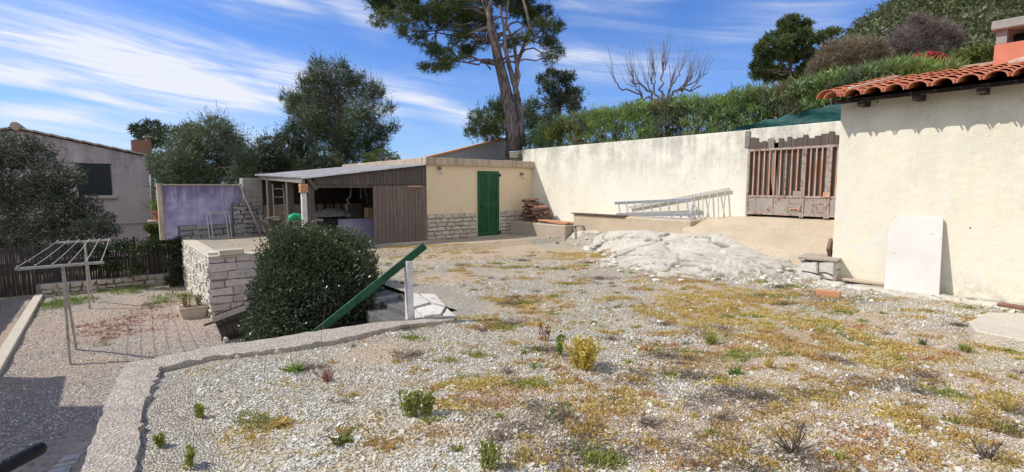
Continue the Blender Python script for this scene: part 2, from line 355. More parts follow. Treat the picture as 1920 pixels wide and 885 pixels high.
MT['brick_brown'] = m_plain('brown_brick', (.22, .11, .08), (.28, .15, .11), 8, .9, .005)
MT['terracotta'] = m_plain('terracotta', (.40, .15, .09), (.48, .20, .12), 8, .85, .003)
MT['planter'] = m_plain('beige_planter', (.55, .46, .38), (.62, .54, .46), 5, .8, .003)
MT['glass_dark'] = m_plain('dark_shutter', (.018, .022, .032), (.024, .028, .04), 2, .35, .001)
MT['tarp'] = m_plain('silver_tarp', (.36, .36, .37), (.16, .16, .17), 9, .45, .02, 14, .5)
MT['bag_green'] = m_plain('green_plastic', (.02, .30, .13), (.05, .42, .20), 6, .45)
MT['white_plastic'] = m_plain('white_plastic', (.62, .62, .6), (.5, .5, .5), 6, .45)
MT['card'] = m_plain('cardboard', (.42, .27, .15), (.48, .32, .19), 6, .9)
MT['bark'] = None
n = NT('pine_bark'); g = n.vor(6, vec=n.vec((2.2, 2.2, .55))); col = n.mix(n.ramp(g, .15, .7), (.07, .055, .055), (.23, .19, .19)); n.bump(n.math('ADD', g, n.noise(20, 5)), .05); MT['bark'] = n.done(col, .95, .15)
MT['bark_pale'] = m_plain('pale_bark', (.30, .25, .22), (.17, .14, .12), 6, .9, .01, 20)
MT['twig'] = m_plain('grey_twig', (.24, .19, .18), (.15, .12, .115), 8, .9)
MT['twig_tan'] = m_plain('tan_twig', (.28, .22, .15), (.19, .15, .10), 8, .9)
MT['soil'] = m_plain('dry_soil', (.22, .15, .10), (.30, .21, .14), 3, .95, .01)
n = NT('shade_netting'); col = n.mix(n.ramp(n.noise(4, 5), .35, .65), (.003, .045, .045), (.008, .08, .075)); n.bump(n.noise(1, 4, .6, .5, n.vec((3, 3, 14))), .03); MT['net'] = n.done(col, .6, .3)
n = NT('reed_screen'); g = n.noise(1, 4, .6, 0, n.vec((60, 60, 1.5))); col = n.mix(n.ramp(g, .3, .7), (.045, .038, .036), (.13, .11, .105)); n.bump(g, .02); MT['reed'] = n.done(col, .95, .1)

LF = {}
LF['pine'] = m_leaf('pine_needles', (.050, .080, .028), (.105, .145, .055), (.125, .155, .045))
LF['pine_dark'] = m_leaf('dark_pine_needles', (.028, .042, .024), (.060, .082, .045), (.075, .095, .042))
LF['pine_mid'] = m_leaf('mid_pine_needles', (.062, .085, .045), (.125, .152, .080), (.105, .14, .058))
LF['pine_grey'] = m_leaf('grey_green_pine', (.095, .12, .068), (.185, .215, .125), (.12, .155, .08))
LF['olive'] = m_leaf('olive_leaves', (.085, .098, .065), (.19, .205, .15), (.07, .088, .045))
LF['hedge'] = m_leaf('oleander_leaves', (.10, .18, .055), (.27, .34, .16), (.22, .33, .07), .4)
LF['hedge_old'] = m_leaf('older_oleander_leaves', (.06, .095, .045), (.17, .20, .12), (.22, .18, .08), .45)
LF['bush'] = m_leaf('glossy_bush_leaves', (.045, .066, .034), (.140, .175, .10), None, .36, .5)
LF['bush_new'] = m_leaf('new_leaves', (.06, .10, .02), (.10, .15, .04), None, .4, .5)
LF['yellow_green'] = m_leaf('yellow_green_leaves', (.14, .16, .03), (.26, .24, .06), (.10, .14, .03))
LF['green_shrub'] = m_leaf('green_shrub', (.08, .12, .03), (.15, .20, .06))
LF['bright'] = m_leaf('bright_green_weed', (.12, .20, .03), (.22, .32, .05))
LF['lime'] = m_leaf('yellow_green_weed', (.22, .27, .06), (.40, .42, .11), (.34, .32, .10))
LF['gold'] = m_leaf('golden_weed', (.55, .43, .09), (.74, .60, .16))
LF['gold_dull'] = m_leaf('dull_golden_weed', (.46, .35, .11), (.72, .56, .18), (.50, .33, .12))
LF['orange'] = m_leaf('orange_weed', (.42, .22, .10), (.60, .36, .16), (.50, .36, .15))
LF['redw'] = m_leaf('reddish_weed', (.26, .09, .07), (.38, .16, .12))
LF['dead'] = m_leaf('dead_twigs_cover', (.10, .085, .07), (.24, .20, .17), (.16, .11, .08))
LF['flower'] = m_leaf('red_bracts', (.55, .05, .06), (.62, .12, .10))
LF['forest'] = m_leaf('hill_pines', (.050, .072, .026), (.105, .130, .048), (.135, .145, .045), nscale=.12)
# ------------------------------------------------------------------ ground
YZ = -1.37                                   # lower yard
def wxy(a, b): return a*ca-b*sa, a*sa+b*ca
def patch(px, py, rx, ry, z=0):
    c = U(px, py, z); e = U(px+rx, py, z); f0 = U(px, py-ry, z); f1 = U(px, py+ry, z)
    cx, cy = wxy(c[0], c[1]); RX = math.hypot(e[0]-c[0], e[1]-c[1]); RY = math.hypot(f0[0]-f1[0], f0[1]-f1[1])/2
    return cx, cy, RX, RY
PATCH = {
 'gold': [(1330,570,110,28),(1420,600,150,32),(1560,640,150,38),(1640,665,70,26),(1250,590,60,16),(1480,560,70,14),(1000,560,90,10),(1090,480,60,6),(800,467,80,6),(1060,720,60,14),(870,720,50,14),(520,800,28,12),(1150,760,80,14)],
 'orange': [(1600,830,110,26),(1700,850,60,14),(900,755,90,18),(960,735,70,14),(1120,775,90,14),(690,632,40,6),(1180,640,80,12),(1300,690,90,10),(850,750,40,16),(1230,520,40,6),(1020,600,40,8),(1680,880,80,14),(1380,640,90,16)],
 'dead': [(1200,835,150,32),(1010,800,110,22),(1420,745,130,16),(1250,710,80,14),(1380,860,130,22),(1560,745,60,12),(1090,870,130,20),(1500,870,110,22),(1000,760,80,10),(1660,720,90,10),(1580,560,60,8),(1330,620,60,8)],
 'green': [(870,705,30,12),(1010,690,22,8),(1030,770,50,14),(1380,700,24,10),(800,632,24,6),(1210,650,30,14),(1500,580,26,9),(1640,640,40,12),(1060,590,30,8),(1180,570,40,8),(1540,610,60,12),(640,820,30,12),(985,660,30,8),(1100,610,40,7),(780,480,50,4)],
 'soil': [(1700,790,300,90),(1560,860,300,60),(1850,720,140,60),(1500,720,220,60),(1150,800,220,60),(1400,830,260,60),(1100,745,160,36),(1480,610,230,50),(1340,560,130,26),(1000,575,120,14),(950,740,110,26),(690,660,70,20),(900,470,200,12),(1080,480,120,8),(820,520,80,10),(1750,640,120,24)]}
YP = {'red': [(215,612,55,26),(300,570,30,8)], 'soil': [(300,590,110,40),(180,600,120,34),(120,690,90,30),(350,620,60,20),(60,650,60,20)],
      'green': [(90,575,40,14),(150,545,90,10),(240,540,60,8),(290,525,50,10),(320,560,30,8)]}
PW = {k: [patch(*q) for q in v] for k, v in PATCH.items()}
YW = {k: [patch(*q, YZ) for q in v] for k, v in YP.items()}
def mask(lst, x, y, seed=5, rough=1.0):
    n = fbm(x*2.3+9, y*2.3+4, seed, 5); s = 0
    for cx, cy, rx, ry in lst: s = np.maximum(s, np.exp(-(((x-cx)/rx)**2+((y-cy)/ry)**2)*.8))
    return sstep((s*1.25+(n-.5)*1.7*rough-.32)*1.9)
# the flat top of the terrace: height and the pale rock that breaks through it
RB = [(-6,8.7),(0,8.8),(2,8.85),(3.2,8.8),(3.9,8.6),(4.4,8.2),(4.9,7.45),(5.8,7.5),(7.0,8.1),(8.3,9.2),(9.5,9.9),(10.6,10.35),(12.9,11.1)]
ZR = [(-6,.03),(2.9,.04),(3.3,.33),(4.2,.40),(5.5,.53),(6.4,.50),(8,.43),(9.6,.30),(10.4,.16),(11.2,.06),(12.9,.02)]
def lerp_tab(T, b): return np.interp(b, [t[0] for t in T], [t[1] for t in T])
def ground_h(a, b):
    ar = lerp_tab(RB, b); zf = lerp_tab(ZR, b)
    h = zf*sstep((a-ar)/(10.3-ar+1e-3)*.95)
    h = h-.14*sstep((a-ar-.45)/.5)*(b > 3.2)*(b < 10.6)
    return h + (fbm(a*1.1, b*1.1, 3, 4)-.5)*.055*np.clip((b+1)/2, .4, 1)
def grid_mesh(mb, a0, a1, b0, b1, st, hf):
    na = max(2, int(round((a1-a0)/st))+1); nb = max(2, int(round((b1-b0)/st))+1)
    A, B = np.meshgrid(np.linspace(a0, a1, na), np.linspace(b0, b1, nb)); a = A.ravel(); b = B.ravel()
    z = hf(a, b); i = np.arange((nb-1)*na).reshape(nb-1, na)[:, :-1].ravel()
    mb.raw(np.stack([a, b, z], 1), np.stack([i, i+1, i+na+1, i+na], 1)); return a, b
mb = MB(); pts = []
def inner_a(b): return np.interp(b, [-3, 3.39, 4.6, 5.33], [-.12, -.02, .10, .24])

U_, V_ = np.meshgrid(np.linspace(0, 1, 190), np.linspace(-3.0, 5.33, 140)); B1 = V_.ravel(); A1 = inner_a(B1)+U_.ravel()*(11.3-inner_a(B1)); i_ = np.arange(139*190).reshape(139, 190)[:, :-1].ravel()
mb.raw(np.stack([A1, B1, ground_h(A1, B1)], 1), np.stack([i_, i_+1, i_+191, i_+190], 1)); pts.append((A1, B1))
for r_ in ( (3.4, 11.3, 5.33, 12.9, .08), (1.95, 7.3, 12.9, 17.75, .12)): pts.append(grid_mesh(mb, *r_, ground_h))
A = np.concatenate([p[0] for p in pts]); B = np.concatenate([p[1] for p in pts]); X, Y = wxy(A, B)
far = sstep((Y-6.5)/5)
soil = np.maximum(mask(PW['soil'], X, Y, 5), far*.75*sstep((fbm(X*1.2, Y*1.2, 9)-.3)*3))
attrs = {'soil': soil, 'gold': mask(PW['gold'], X, Y, 7, 1.5), 'dead': mask(PW['dead'], X, Y, 8), 'orange': mask(PW['orange'], X, Y, 11)}

def gravel_mat(name, s1, s2, s3, earth, scale=42):
    n = NT(name)
    wv = n.nt.nodes.new('ShaderNodeMix'); wv.data_type = 'VECTOR'; wv.inputs[0].default_value = .02
    nn = n.nt.nodes.new('ShaderNodeTexNoise'); nn.inputs['Scale'].default_value = 12; n.L(n.co, nn.inputs['Vector']); n.L(n.co, wv.inputs[4]); n.L(nn.outputs['Color'], wv.inputs[5]); wc = wv.outputs[1]
    vc = n.vor(scale, vec=wc, out='Color'); sepc = n.nt.nodes.new('ShaderNodeSeparateColor'); n.L(vc, sepc.inputs[0])
    vd = n.vor(scale, 'DISTANCE_TO_EDGE', wc)
    stone = n.mix(sepc.outputs[0], s1, s2); stone = n.mix(n.ramp(sepc.outputs[1], .72, .9), stone, s3)
    v2 = n.vor(scale*2.6, out='Color'); sep2 = n.nt.nodes.new('ShaderNodeSeparateColor'); n.L(v2, sep2.inputs[0])
    fine = n.mix(sep2.outputs[0], earth, tuple(min(1, q*1.7+.06) for q in earth))
    stone = n.mix(n.math('MULTIPLY', n.ramp(sep2.outputs[1], .3, .9), .3), stone, fine)
    base = n.mix(n.math('MULTIPLY', n.ramp(vd, .02, .12, 1, 0), .55), stone, tuple(q*.55 for q in earth))
    sm = n.math('MULTIPLY', n.attr('soil'), n.ramp(sepc.outputs[2], -.3, .55)); base = n.mix(sm, base, fine)
    base = n.mix(n.math('MULTIPLY', n.attr('gold'), n.ramp(n.noise(26, 5, .7), .42, .58, 0, .5)), base, (.46, .33, .12))
    base = n.mix(n.math('MULTIPLY', n.attr('orange'), n.ramp(n.noise(22, 5, .7), .42, .58, 0, .6)), base, (.38, .18, .09))
    base = n.mix(n.math('MULTIPLY', n.attr('dead'), n.ramp(n.noise(30, 5, .7), .40, .58, 0, .8)), base, (.15, .12, .10))
    h = n.math('ADD', n.math('MULTIPLY', n.ramp(vd, 0, .25), 1.0), n.math('MULTIPLY', n.noise(90, 4, .7), .5)); h = n.math('ADD', h, n.math('MULTIPLY', sepc.outputs[2], .8))
    n.bump(h, .014); return n.done(base, .95, .12)
MT['gravel'] = gravel_mat('terrace_gravel', (.58, .54, .45), (.78, .74, .63), (.36, .32, .26), (.54, .42, .29), 52)
MT['gravel_yard'] = gravel_mat('yard_gravel', (.54, .465, .39), (.72, .645, .56), (.38, .32, .27), (.42, .32, .24), 38)
setting('terrace_ground', mb, MT['gravel'], smooth=True, attrs=attrs)
def yard_h(a, b): return YZ+(fbm(a*1.3, b*1.3, 21, 4)-.5)*.07
mb = MB(); pts = [grid_mesh(mb, -3.2, 4.2, -3.0, 18.9, .09, yard_h)]
A, B = pts[0]; X, Y = wxy(A, B); z0 = np.zeros(len(A))
setting('yard_ground', mb, MT['gravel_yard'], smooth=True, attrs={'soil': mask(YW['soil'], X, Y, 15), 'orange': mask(YW['red'], X, Y, 16), 'gold': z0, 'dead': mask(YW['green'], X, Y, 17)*.7})
mb = MB(); mb.raw([(-900,-400,YZ-.12),(900,-400,YZ-.12),(900,1200,YZ-.12),(-900,1200,YZ-.12)], [(0,1,2,3)])
setting('ground', mb, m_plain('far_ground', (.13, .12, .06), (.20, .17, .10), .3, .95))
def upper_h(a, b): return 2.15+np.clip(a-12, 0, 60)*.14+(fbm(a*.4, b*.4, 31)-.5)*.5
mb = MB(); grid_mesh(mb, 11.5, 45, 3.0, 45, 1.2, upper_h); grid_mesh(mb, 13.0, 45, -20, 3.0, 1.2, upper_h)
setting('upper_garden_ground', mb, m_plain('upper_ground', (.10, .10, .045), (.20, .16, .09), .6, .95, .02, 9), smooth=True)

# rock breaking out of the gravel
def rock_h(a, b):
    ar = lerp_tab(RB, b); zf = lerp_tab(ZR, b); t = (a-ar)
    h = zf*sstep(t/(10.3-ar+1e-3)*.95)
    f = fbm(a*.9+b*.5, b*.45, 41, 5); g9 = f*7; steps = (np.floor(g9)+sstep((g9-np.floor(g9)-.7)/.3))/7; st2 = .5
    big = np.clip((b-3.2)*2, .22, 1)
    h = h+((steps-.5)*.16+(st2-.5)*.05+(fbm(a*5, b*5, 44, 4)-.5)*.012)*big
    edge = (fbm(a*1.9, b*1.9, 51, 4)-.5)*2.4*big
    h = h-.16*(1-sstep((t+edge+.1)/.3)) + .035
    wallside = sstep((a-10.0)/.4)*(b > 3.2); return h*(1-wallside)+wallside*np.minimum(h, zf+.02)
_rr = np.random.RandomState(12); RPT = np.stack([_rr.uniform(6.6, 10.8, 130), _rr.uniform(-2.6, 11.2, 130)], 1); RHT = _rr.normal(size=130)*.022; RTL = _rr.normal(size=(130, 2))*.03; CRK = []
_slab0 = rock_h
def rock_h(a, b):
    h = _slab0(a, b); wa = a+(fbm(a*2.2, b*2.2, 71, 4)-.5)*.55; wb = b+(fbm(a*2.2, b*2.2, 75, 4)-.5)*.55
    d = np.sqrt(((wa[:, None]-RPT[:, 0])*1.25)**2+((wb[:, None]-RPT[:, 1])*.75)**2); o = np.argsort(d, 1)[:, :2]; i0 = o[:, 0]; r_ = np.arange(len(a)); gap = d[r_, o[:, 1]]-d[r_, i0]
    k = 1-sstep(gap/.055); CRK.append(k*(fbm(a*1.1, b*1.1, 79, 3) > .36)); big = np.where(b > 3.2, 1., .35)
    return h+(RHT[i0]+RTL[i0, 0]*(wa-RPT[i0, 0])+RTL[i0, 1]*(wb-RPT[i0, 1]))*big-.055*CRK[-1]*big
mb = MB(); grid_mesh(mb, 6.9, 10.6, 3.2, 11.0, .035, rock_h); grid_mesh(mb, 8.3, 9.6, -2.4, 3.2, .03, rock_h)
n = NT('pale_limestone_outcrop'); col = n.mix(n.ramp(n.noise(1.6, 7, .65), .35, .65), (.46, .42, .345), (.60, .565, .485))
crack = n.attr('crack')
cr2 = n.ramp(n.math('ABSOLUTE', n.math('SUBTRACT', n.noise(2.2, 6, .7, .8), .5)), 0, .006, 1, 0)
n1 = n.math('MAXIMUM', n.math('MULTIPLY', crack, .9), n.math('MULTIPLY', cr2, .3))
col = n.mix(n.ramp(n.noise(7, 7, .72), .56, .7), col, (.38, .35, .28)); col = n.mix(n1, col, (.13, .115, .09))
n.bump(n.math('ADD', n.math('MULTIPLY', n1, -1.5), n.noise(13, 8, .7)), .014); MT['rock'] = n.done(col, .92, .15)
setting('rock_outcrop', mb, MT['rock'], smooth=True, attrs={'crack': np.concatenate(CRK)})
# ramp up to the gate
mb = MB()
def ramp_h(a, b):
    e = lerp_tab([(3.1, 9.55), (4.2, 9.75), (5.4, 9.95), (6.6, 10.35)], b); lo = lerp_tab([(3.1, .36), (4.2, .42), (5.4, .54), (6.6, .62)], b); hi = lerp_tab([(3.1, .93), (5.4, .93), (6.6, .84)], b)
    t = (a-e)/(11.2-e); return lo+(hi-lo)*np.clip(t, -.3, 1)-.5*np.clip(-t-.02, 0, .4)*6+(fbm(a*4, b*4, 61, 4)-.5)*.03
grid_mesh(mb, 9.35, 11.2, 2.4, 6.62, .05, ramp_h); setting('ramp', mb, MT['concrete_sand'], smooth=True)

# ------------------------------------------------------------------ masonry
def masonry(o, u, W, H, nrm, rows=(.11, .2), lens=(.18, .42), jit=.012, dep=(.015, .05), seed=1, mb=None):
    """irregular stones, each a chamfered prism, laid on a plane starting at o along u, facing nrm"""
    rg = random.Random(seed); mb = mb or MB(); o = Vector(o); u = Vector(u).normalized(); nrm = Vector(nrm).normalized(); z = 0
    while z < H-.03:
        h = min(rg.uniform(*rows), H-z); h = H-z if H-z-h < .06 else h; x = 0; off = rg.uniform(0, .1)
        while x < W-.02:
            l = min(rg.uniform(*lens)*(1.3 if h > .15 else 1), W-x); l = W-x if W-x-l < .09 else l
            sub = [(x, z, l, h)]
            if h > .15 and l < .3 and rg.random() < .3: sub = [(x, z, l, h*.5), (x, z+h*.5, l, h*.5)]
            for (sx, sz, sl, sh) in sub:
                g = .012; d = rg.uniform(*dep); J = lambda: rg.uniform(-jit, jit)
                q = [(sx+g+J(), sz+g+J()), (sx+sl*.5, sz+g+J()), (sx+sl-g+J(), sz+g+J()), (sx+sl-g+J(), sz+sh-g+J()), (sx+sl*.5+J()*2, sz+sh-g+J()), (sx+g+J(), sz+sh-g+J())]
                q = [(min(max(p[0], 0), W), min(max(p[1], 0), H)) for p in q]
                cx = sum(p[0] for p in q)/6; cz = sum(p[1] for p in q)/6; v = []
                for k, (dd, ins) in enumerate(((-.02, 1), (d*.6, 1), (d, .86))):
                    for p in q: v.append(o+u*(cx+(p[0]-cx)*ins)+Vector((0, 0, 1))*(cz+(p[1]-cz)*ins)+nrm*(dd+(rg.uniform(-.006, .006) if k == 2 else 0)))
                f = [(12,13,14,15,16,17)]+[(6*k+i, 6*k+(i+1) % 6, 6*k+6+(i+1) % 6, 6*k+6+i) for k in (0, 1) for i in range(6)]
                if u.cross(Vector((0, 0, 1))).dot(nrm) < 0: f = [t[::-1] for t in f]
                mb.raw(v, f)
            x += l
        z += h
    return mb
# the big cream retaining wall with its gate
WA = 11.2; WT = 2.84; GB0, GB1 = 3.30, 5.58
t = thing('retaining_wall', 'long cream rendered wall with black stains, running from the cream shed to the gate', 'wall', (WA, 9, 0))
mb = MB(); nb_ = 60
mb.box((WA, GB1, -.2), (WA+.28, 13.4, WT-.02)); mb.box((WA+.004, 1.5, 2.5), (WA+.276, GB1, WT)); part('wall', mb, MT['wall'], t, .012)
mb = MB(); mb.box((WA-.03, GB1-.02, 2.43), (WA+.02, GB1+.10, 2.80)); part('gate_pier_stub', mb, MT['mortar'], t, .02)
# concrete ledge along its foot
t = thing('concrete_ledge', 'long sandy concrete ledge at the foot of the cream wall, carrying the ladders', 'ledge', (10.5, 8.4, .2))
mb = MB(); mb.box((10.47, 6.5, 0), (WA-.003, 10.25, .79)); part('ledge_block', mb, MT['concrete_sand'], t, .03)
mb = MB(); mb.box((10.42, 8.4, .795), (10.62, 10.3, .825)); part('edge_board', mb, MT['wood_old'], t)
mb = MB(); mb.box((10.2, 10.3, -.1), (WA-.003, 12.86, .46)); o = single('concrete_step', mb, MT['concrete'], 'low concrete block under the old roof tiles, beside the green door', 'ledge', (10.6, 11.5, 0), bevel=.03)

# ------------------------------------------------------------------ shed with green door
SB = 12.9; SL = 7.2; D0, D1 = 8.95, 9.80
t = thing('shed', 'flat-roofed peach shed with green door and stone base below', 'shed', (9.2, SB, 0))
mb = MB(); mb.box((SL, SB, 0), (D0-.02, SB+.25, 2.25)); mb.box((D1+.02, SB, 0), (WA-.003, SB+.25, 2.25)); mb.box((D0-.02, SB, 2.06), (D1+.02, SB+.25, 2.25))
mb.box((SL, SB+.25, 0), (SL+.25, 19.2, 2.25)); mb.box((SL+.25, 19, 0), (11.1, 19.2, 2.25)); part('wall', mb, MT['wall_shed'], t)
mb = MB(); mb.box((SL-.06, SB-.10, 2.19), (WA+.02, SB+.15, 2.40)); mb.box((SL-.06, SB+.153, 2.19), (SL+.19, 19.3, 2.40)); mb.box((SL+.193, SB+.153, 2.2), (11.17, 19.3, 2.33)); mb.box((8.5, 19.0, 2.33), (WA+.5, 19.3, 2.5)); part('roof_parapet', mb, MT['parapet'], t, .015)
mb = MB(); masonry((SL, SB-.01, -.08), (1, 0, 0), D0-.03-SL, .86, (0, -1, 0), rows=(.10, .15), lens=(.18, .34), dep=(.02, .035), seed=3, mb=mb)
part('stone_base', mb, MT['stone_warm'], t); mb = MB(); masonry((D1+.03, SB-.01, -.05), (1, 0, 0), WA-D1-.04, .86, (0, -1, 0), rows=(.10, .15), lens=(.18, .34), dep=(.02, .035), seed=4, mb=mb)
part('stone_base', mb, MT['stone_warm'], t); mb = MB()
masonry((SL-.004, SB+.0, -.08), (0, 1, 0), .3, .86, (-1, 0, 0), rows=(.11, .16), seed=5, mb=mb)
part('stone_base', mb, MT['stone_warm'], t)
mb = MB(); mb.box((SL+.005, SB-.012, -.1), (D0-.03, SB-.001, .77)); part('mortar_joints', mb, MT['mortar'], t)
mb = MB(); mb.box((D1+.03, SB-.012, -.1), (WA-.01, SB-.001, .80)); part('mortar_joints', mb, MT['mortar'], t)
mb = MB(); mb.box((D0-.035, SB-.025, 0), (D0-.003, SB+.02, 2.09)); mb.box((D1+.003, SB-.025, 0), (D1+.035, SB+.02, 2.09)); mb.box((D0-.003, SB-.025, 2.055), (D1+.003, SB+.02, 2.09)); part('door_frame', mb, MT['wall_shed'], t, .004)
mb = MB(); mb.box((D0, SB+.01, .03), (D1, SB+.045, 2.05))
for x0, x1, z0_, z1_ in ((D0, D0+.10, .03, 2.05), (D1-.10, D1, .03, 2.05), (D0+.10, D1-.10, 1.95, 2.05), (D0+.10, D1-.10, .95, 1.07), (D0+.10, D1-.10, .03, .17), ((D0+D1)/2-.045, (D0+D1)/2+.045, 1.07, 1.95), ((D0+D1)/2-.045, (D0+D1)/2+.045, .17, .95)):
    mb.box((x0+.001, SB-.018, z0_+.001), (x1-.001, SB+.012, z1_-.001))
for x0 in np.arange(D0+.13, D1-.1, .055): mb.box((x0, SB-.003, .17), (x0+.045, SB+.012, 1.95))
d = part('door', mb, MT['green_paint'], t, .004)
for z_ in (.12, 1.93): mb = MB(); mb.box((D1-.02, SB-.05, z_-.04), (D1+.05, SB-.02, z_+.04)); part('hinge', mb, MT['black'], d, .003)
mb = MB(); mb.tube([(D0+.15, SB-.05, 1.0), (D0+.15, SB-.02, 1.0)], .018, 8); mb.box((D0+.135, SB-.03, .93), (D0+.165, SB-.018, 1.03)); part('handle', mb, MT['black'], d)
mb = MB(); mb.box((D0-.08, SB-.20, -.05), (D1+.08, SB+.02, .028)); part('door_step', mb, MT['concrete_pale'], t, .01)
def wall_lamp(a, z, label):
    t = thing('wall_lamp', label, 'lamp', (a, SB, z)); mb = MB(); mb.tube([(a, SB-.001, z), (a, SB-.05, z+.01)], [.055, .05], 12); part('base', mb, MT['wood_grey'], t, smooth=False)
    mb = MB(); mb.tube([(a, SB-.05, z), (a, SB-.12, z+.02), (a, SB-.15, z-.05)], .012, 8); part('arm', mb, MT['wood_grey'], t)
    mb = MB(); mb.tube([(a, SB-.15, z-.05), (a, SB-.15, z-.11), (a, SB-.15, z-.17)], [.02, .05, .035], 12); part('lamp_shade', mb, MT['white_plastic'], t)
wall_lamp(7.62, 2.10, 'small grey wall lamp under the shed parapet, left of the green door')
wall_lamp(10.72, 1.98, 'small curved wall lamp beside the cream wall, right of the green door')

# ------------------------------------------------------------------ lean-to workshop
LL, LB = 3.91, 17.6
t = thing('lean_to', 'dark open timber lean-to workshop with corrugated roof, built against the peach shed', 'shelter', (5.5, SB, 0))
FZ0, FZ1, BZ0, BZ1 = 1.80, 2.21, 1.95, 2.31            # eaves heights: front left, front right, back left, back right
def roofz(a, b):
    s = (a-LL)/(SL-LL); q = (b-SB)/(LB-SB); return (FZ0*(1-s)+FZ1*s)*(1-q)+(BZ0*(1-s)+BZ1*s)*q
mb = MB(); a_ = np.linspace(LL-.18, SL-.065, 40); b_ = np.linspace(SB-.14, LB+.1, 240); A, B = np.meshgrid(a_, b_); Z = roofz(A, B)+.018*np.sin(B*2*math.pi/.16)+.004
n_ = A.size; v = np.concatenate([np.stack([A.ravel(), B.ravel(), Z.ravel()], 1), np.stack([A.ravel(), B.ravel(), Z.ravel()-.009], 1)])
i = np.arange((len(b_)-1)*40).reshape(-1, 40)[:, :-1].ravel(); mb.raw(v, np.concatenate([np.stack([i, i+1, i+41, i+40], 1), np.stack([i, i+40, i+41, i+1], 1)+n_])); part('roof', mb, MT['roofsheet'], t, smooth=True)
mb = MB()
for b in np.linspace(SB+.3, LB-.1, 8): mb.beam((LL-.1, b, roofz(LL-.1, b)-.06), (SL-.01, b, roofz(SL, b)-.06), .07, .07)
part('rafters', mb, MT['wood_dark'], t)
mb = MB(); rg = random.Random(4); x = LL+.14
while x < SL-.03:                                       # boarding over the opening
    w = rg.uniform(.09, .15); x1 = min(x+w, SL-.01); zt = roofz(x, SB)-.03; zb = 1.62+rg.uniform(-.012, .012)
    mb.raw([(x, SB-.03, zb), (x1-.006, SB-.03, zb), (x1-.006, SB-.008, zb), (x, SB-.008, zb), (x, SB-.03, zt), (x1-.006, SB-.03, roofz(x1, SB)-.03), (x1-.006, SB-.008, roofz(x1, SB)-.03), (x, SB-.008, zt)], BOXF); x = x1
part('fascia_boards', mb, MT['wood_old'], t)
mb = MB(); mb.box((LL, SB-.001, 1.54), (SL-.01, SB+.10, 1.66)); part('beam', mb, MT['wood_old'], t, .006)
for (a, b, w, top) in ((LL, SB, .13, 1.58),): 
    mb = MB(); mb.box((a-.02, b-.05, -.1), (a+.13, b+.09, top)); part('post', mb, MT['wood_old'], t, .006)
mb = MB(); mb.box((LL-.17, SB-.06, -.1), (LL-.06, SB+.05, 1.42)); part('post', mb, MT['white_post'], t, .006, label='pale chipped square post')
mb = MB(); mb.box((LL-.20, SB-.09, 1.425), (LL-.025, SB+.08, 1.485)); mb.box((LL-.195, SB-.085, 1.49), (LL-.03, SB+.075, 1.55)); mb.box((LL-.20, SB-.09, 1.555), (LL-.025, SB+.08, 1.64)); part('brick_capital', mb, MT['brick'], t, .005)
mb = MB(); mb.beam((LL-.12, SB-.05, 1.70), (LL-.05, LB, 1.86), .08, .10); part('side_beam', mb, MT['wood_grey'], t, .005)
mb = MB(); mb.beam((LL-.02, SB-.08, 1.78), (LL+.18, SB-.06, 1.50), .05, .09); part('brace', mb, MT['wood_old'], t, .004)
p = U(541, 450, .1)
for (px, a) in ((541, LL-.10), (505, LL-.12)):
    r0 = Va(px, 445, a); w = .16 if px == 541 else .12
    mb = MB(); mb.box((a, r0[1]-.08, -.1), (a+w, r0[1]+.12, roofz(a, r0[1])-.08)); part('post', mb, MT['wood_old'], t, .006)
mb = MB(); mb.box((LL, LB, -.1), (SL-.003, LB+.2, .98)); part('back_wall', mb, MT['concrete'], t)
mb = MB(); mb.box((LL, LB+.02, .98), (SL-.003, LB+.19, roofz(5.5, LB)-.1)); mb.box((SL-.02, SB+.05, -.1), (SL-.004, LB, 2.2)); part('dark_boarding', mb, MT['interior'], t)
# sliding plank door
t2 = part('sliding_door', (lambda mb: [mb, [mb.box((x, SB-.075+random.Random(int(x*99)).uniform(-.004, .004), .035), (x+.107, SB-.045, 1.60)) for x in np.arange(5.56, 7.05, .112)]][0])(MB()), MT['wood_door'], t, .003)
mb = MB(); mb.box((6.55, SB-.10, 1.56), (7.02, SB-.078, 1.60)); part('hinge_strap', mb, MT['rust'], t2, .002)
mb = MB(); mb.box((5.5, SB-.35, -.06), (7.15, SB-.03, .03)); part('sill', mb, MT['concrete_pale'], t, .01)

# ------------------------------------------------------------------ purple wall, block pier and rubble stone
PB = 17.8
t = thing('purple_wall', 'weathered purple rendered wall with stained top, beyond the clothes drying frame', 'wall', (2.6, PB, 0))
mb = MB(); mb.box((1.30, PB, .02), (3.42, PB+.2, 1.60)); part('wall', mb, MT['purple'], t, .006)
mb = MB(); mb.box((1.32, PB+.01, YZ), (1.72, PB+.19, .018)); part('footing', mb, MT['mortar_dark'], t)
mb = MB(); mb.box((1.18, PB-.06, .02), (1.297, PB+.26, 1.66)); part('end_pier', mb, MT['parapet'], t, .01)
mb = MB(); mb.box((1.30, PB-.03, 1.603), (3.42, PB+.23, 1.645)); part('coping', mb, MT['concrete'], t, .006)
mb = MB(); masonry((1.66, PB-.003, -.02), (1, 0, 0), 1.5, .44, (0, -1, 0), rows=(.12, .17), lens=(.24, .5), seed=8, mb=mb); part('stone_base', mb, MT['stone_dark'], t)
mb = MB(); mb.box((1.62, PB-.008, -.1), (3.16, PB-.001, .42)); part('mortar_joints', mb, MT['mortar_dark'], t)
t = thing('block_pier', 'rubble stone wall end topped by bare cinder blocks, left of the dark lean-to', 'wall', (3.6, PB-.2, 0))
mb = MB()
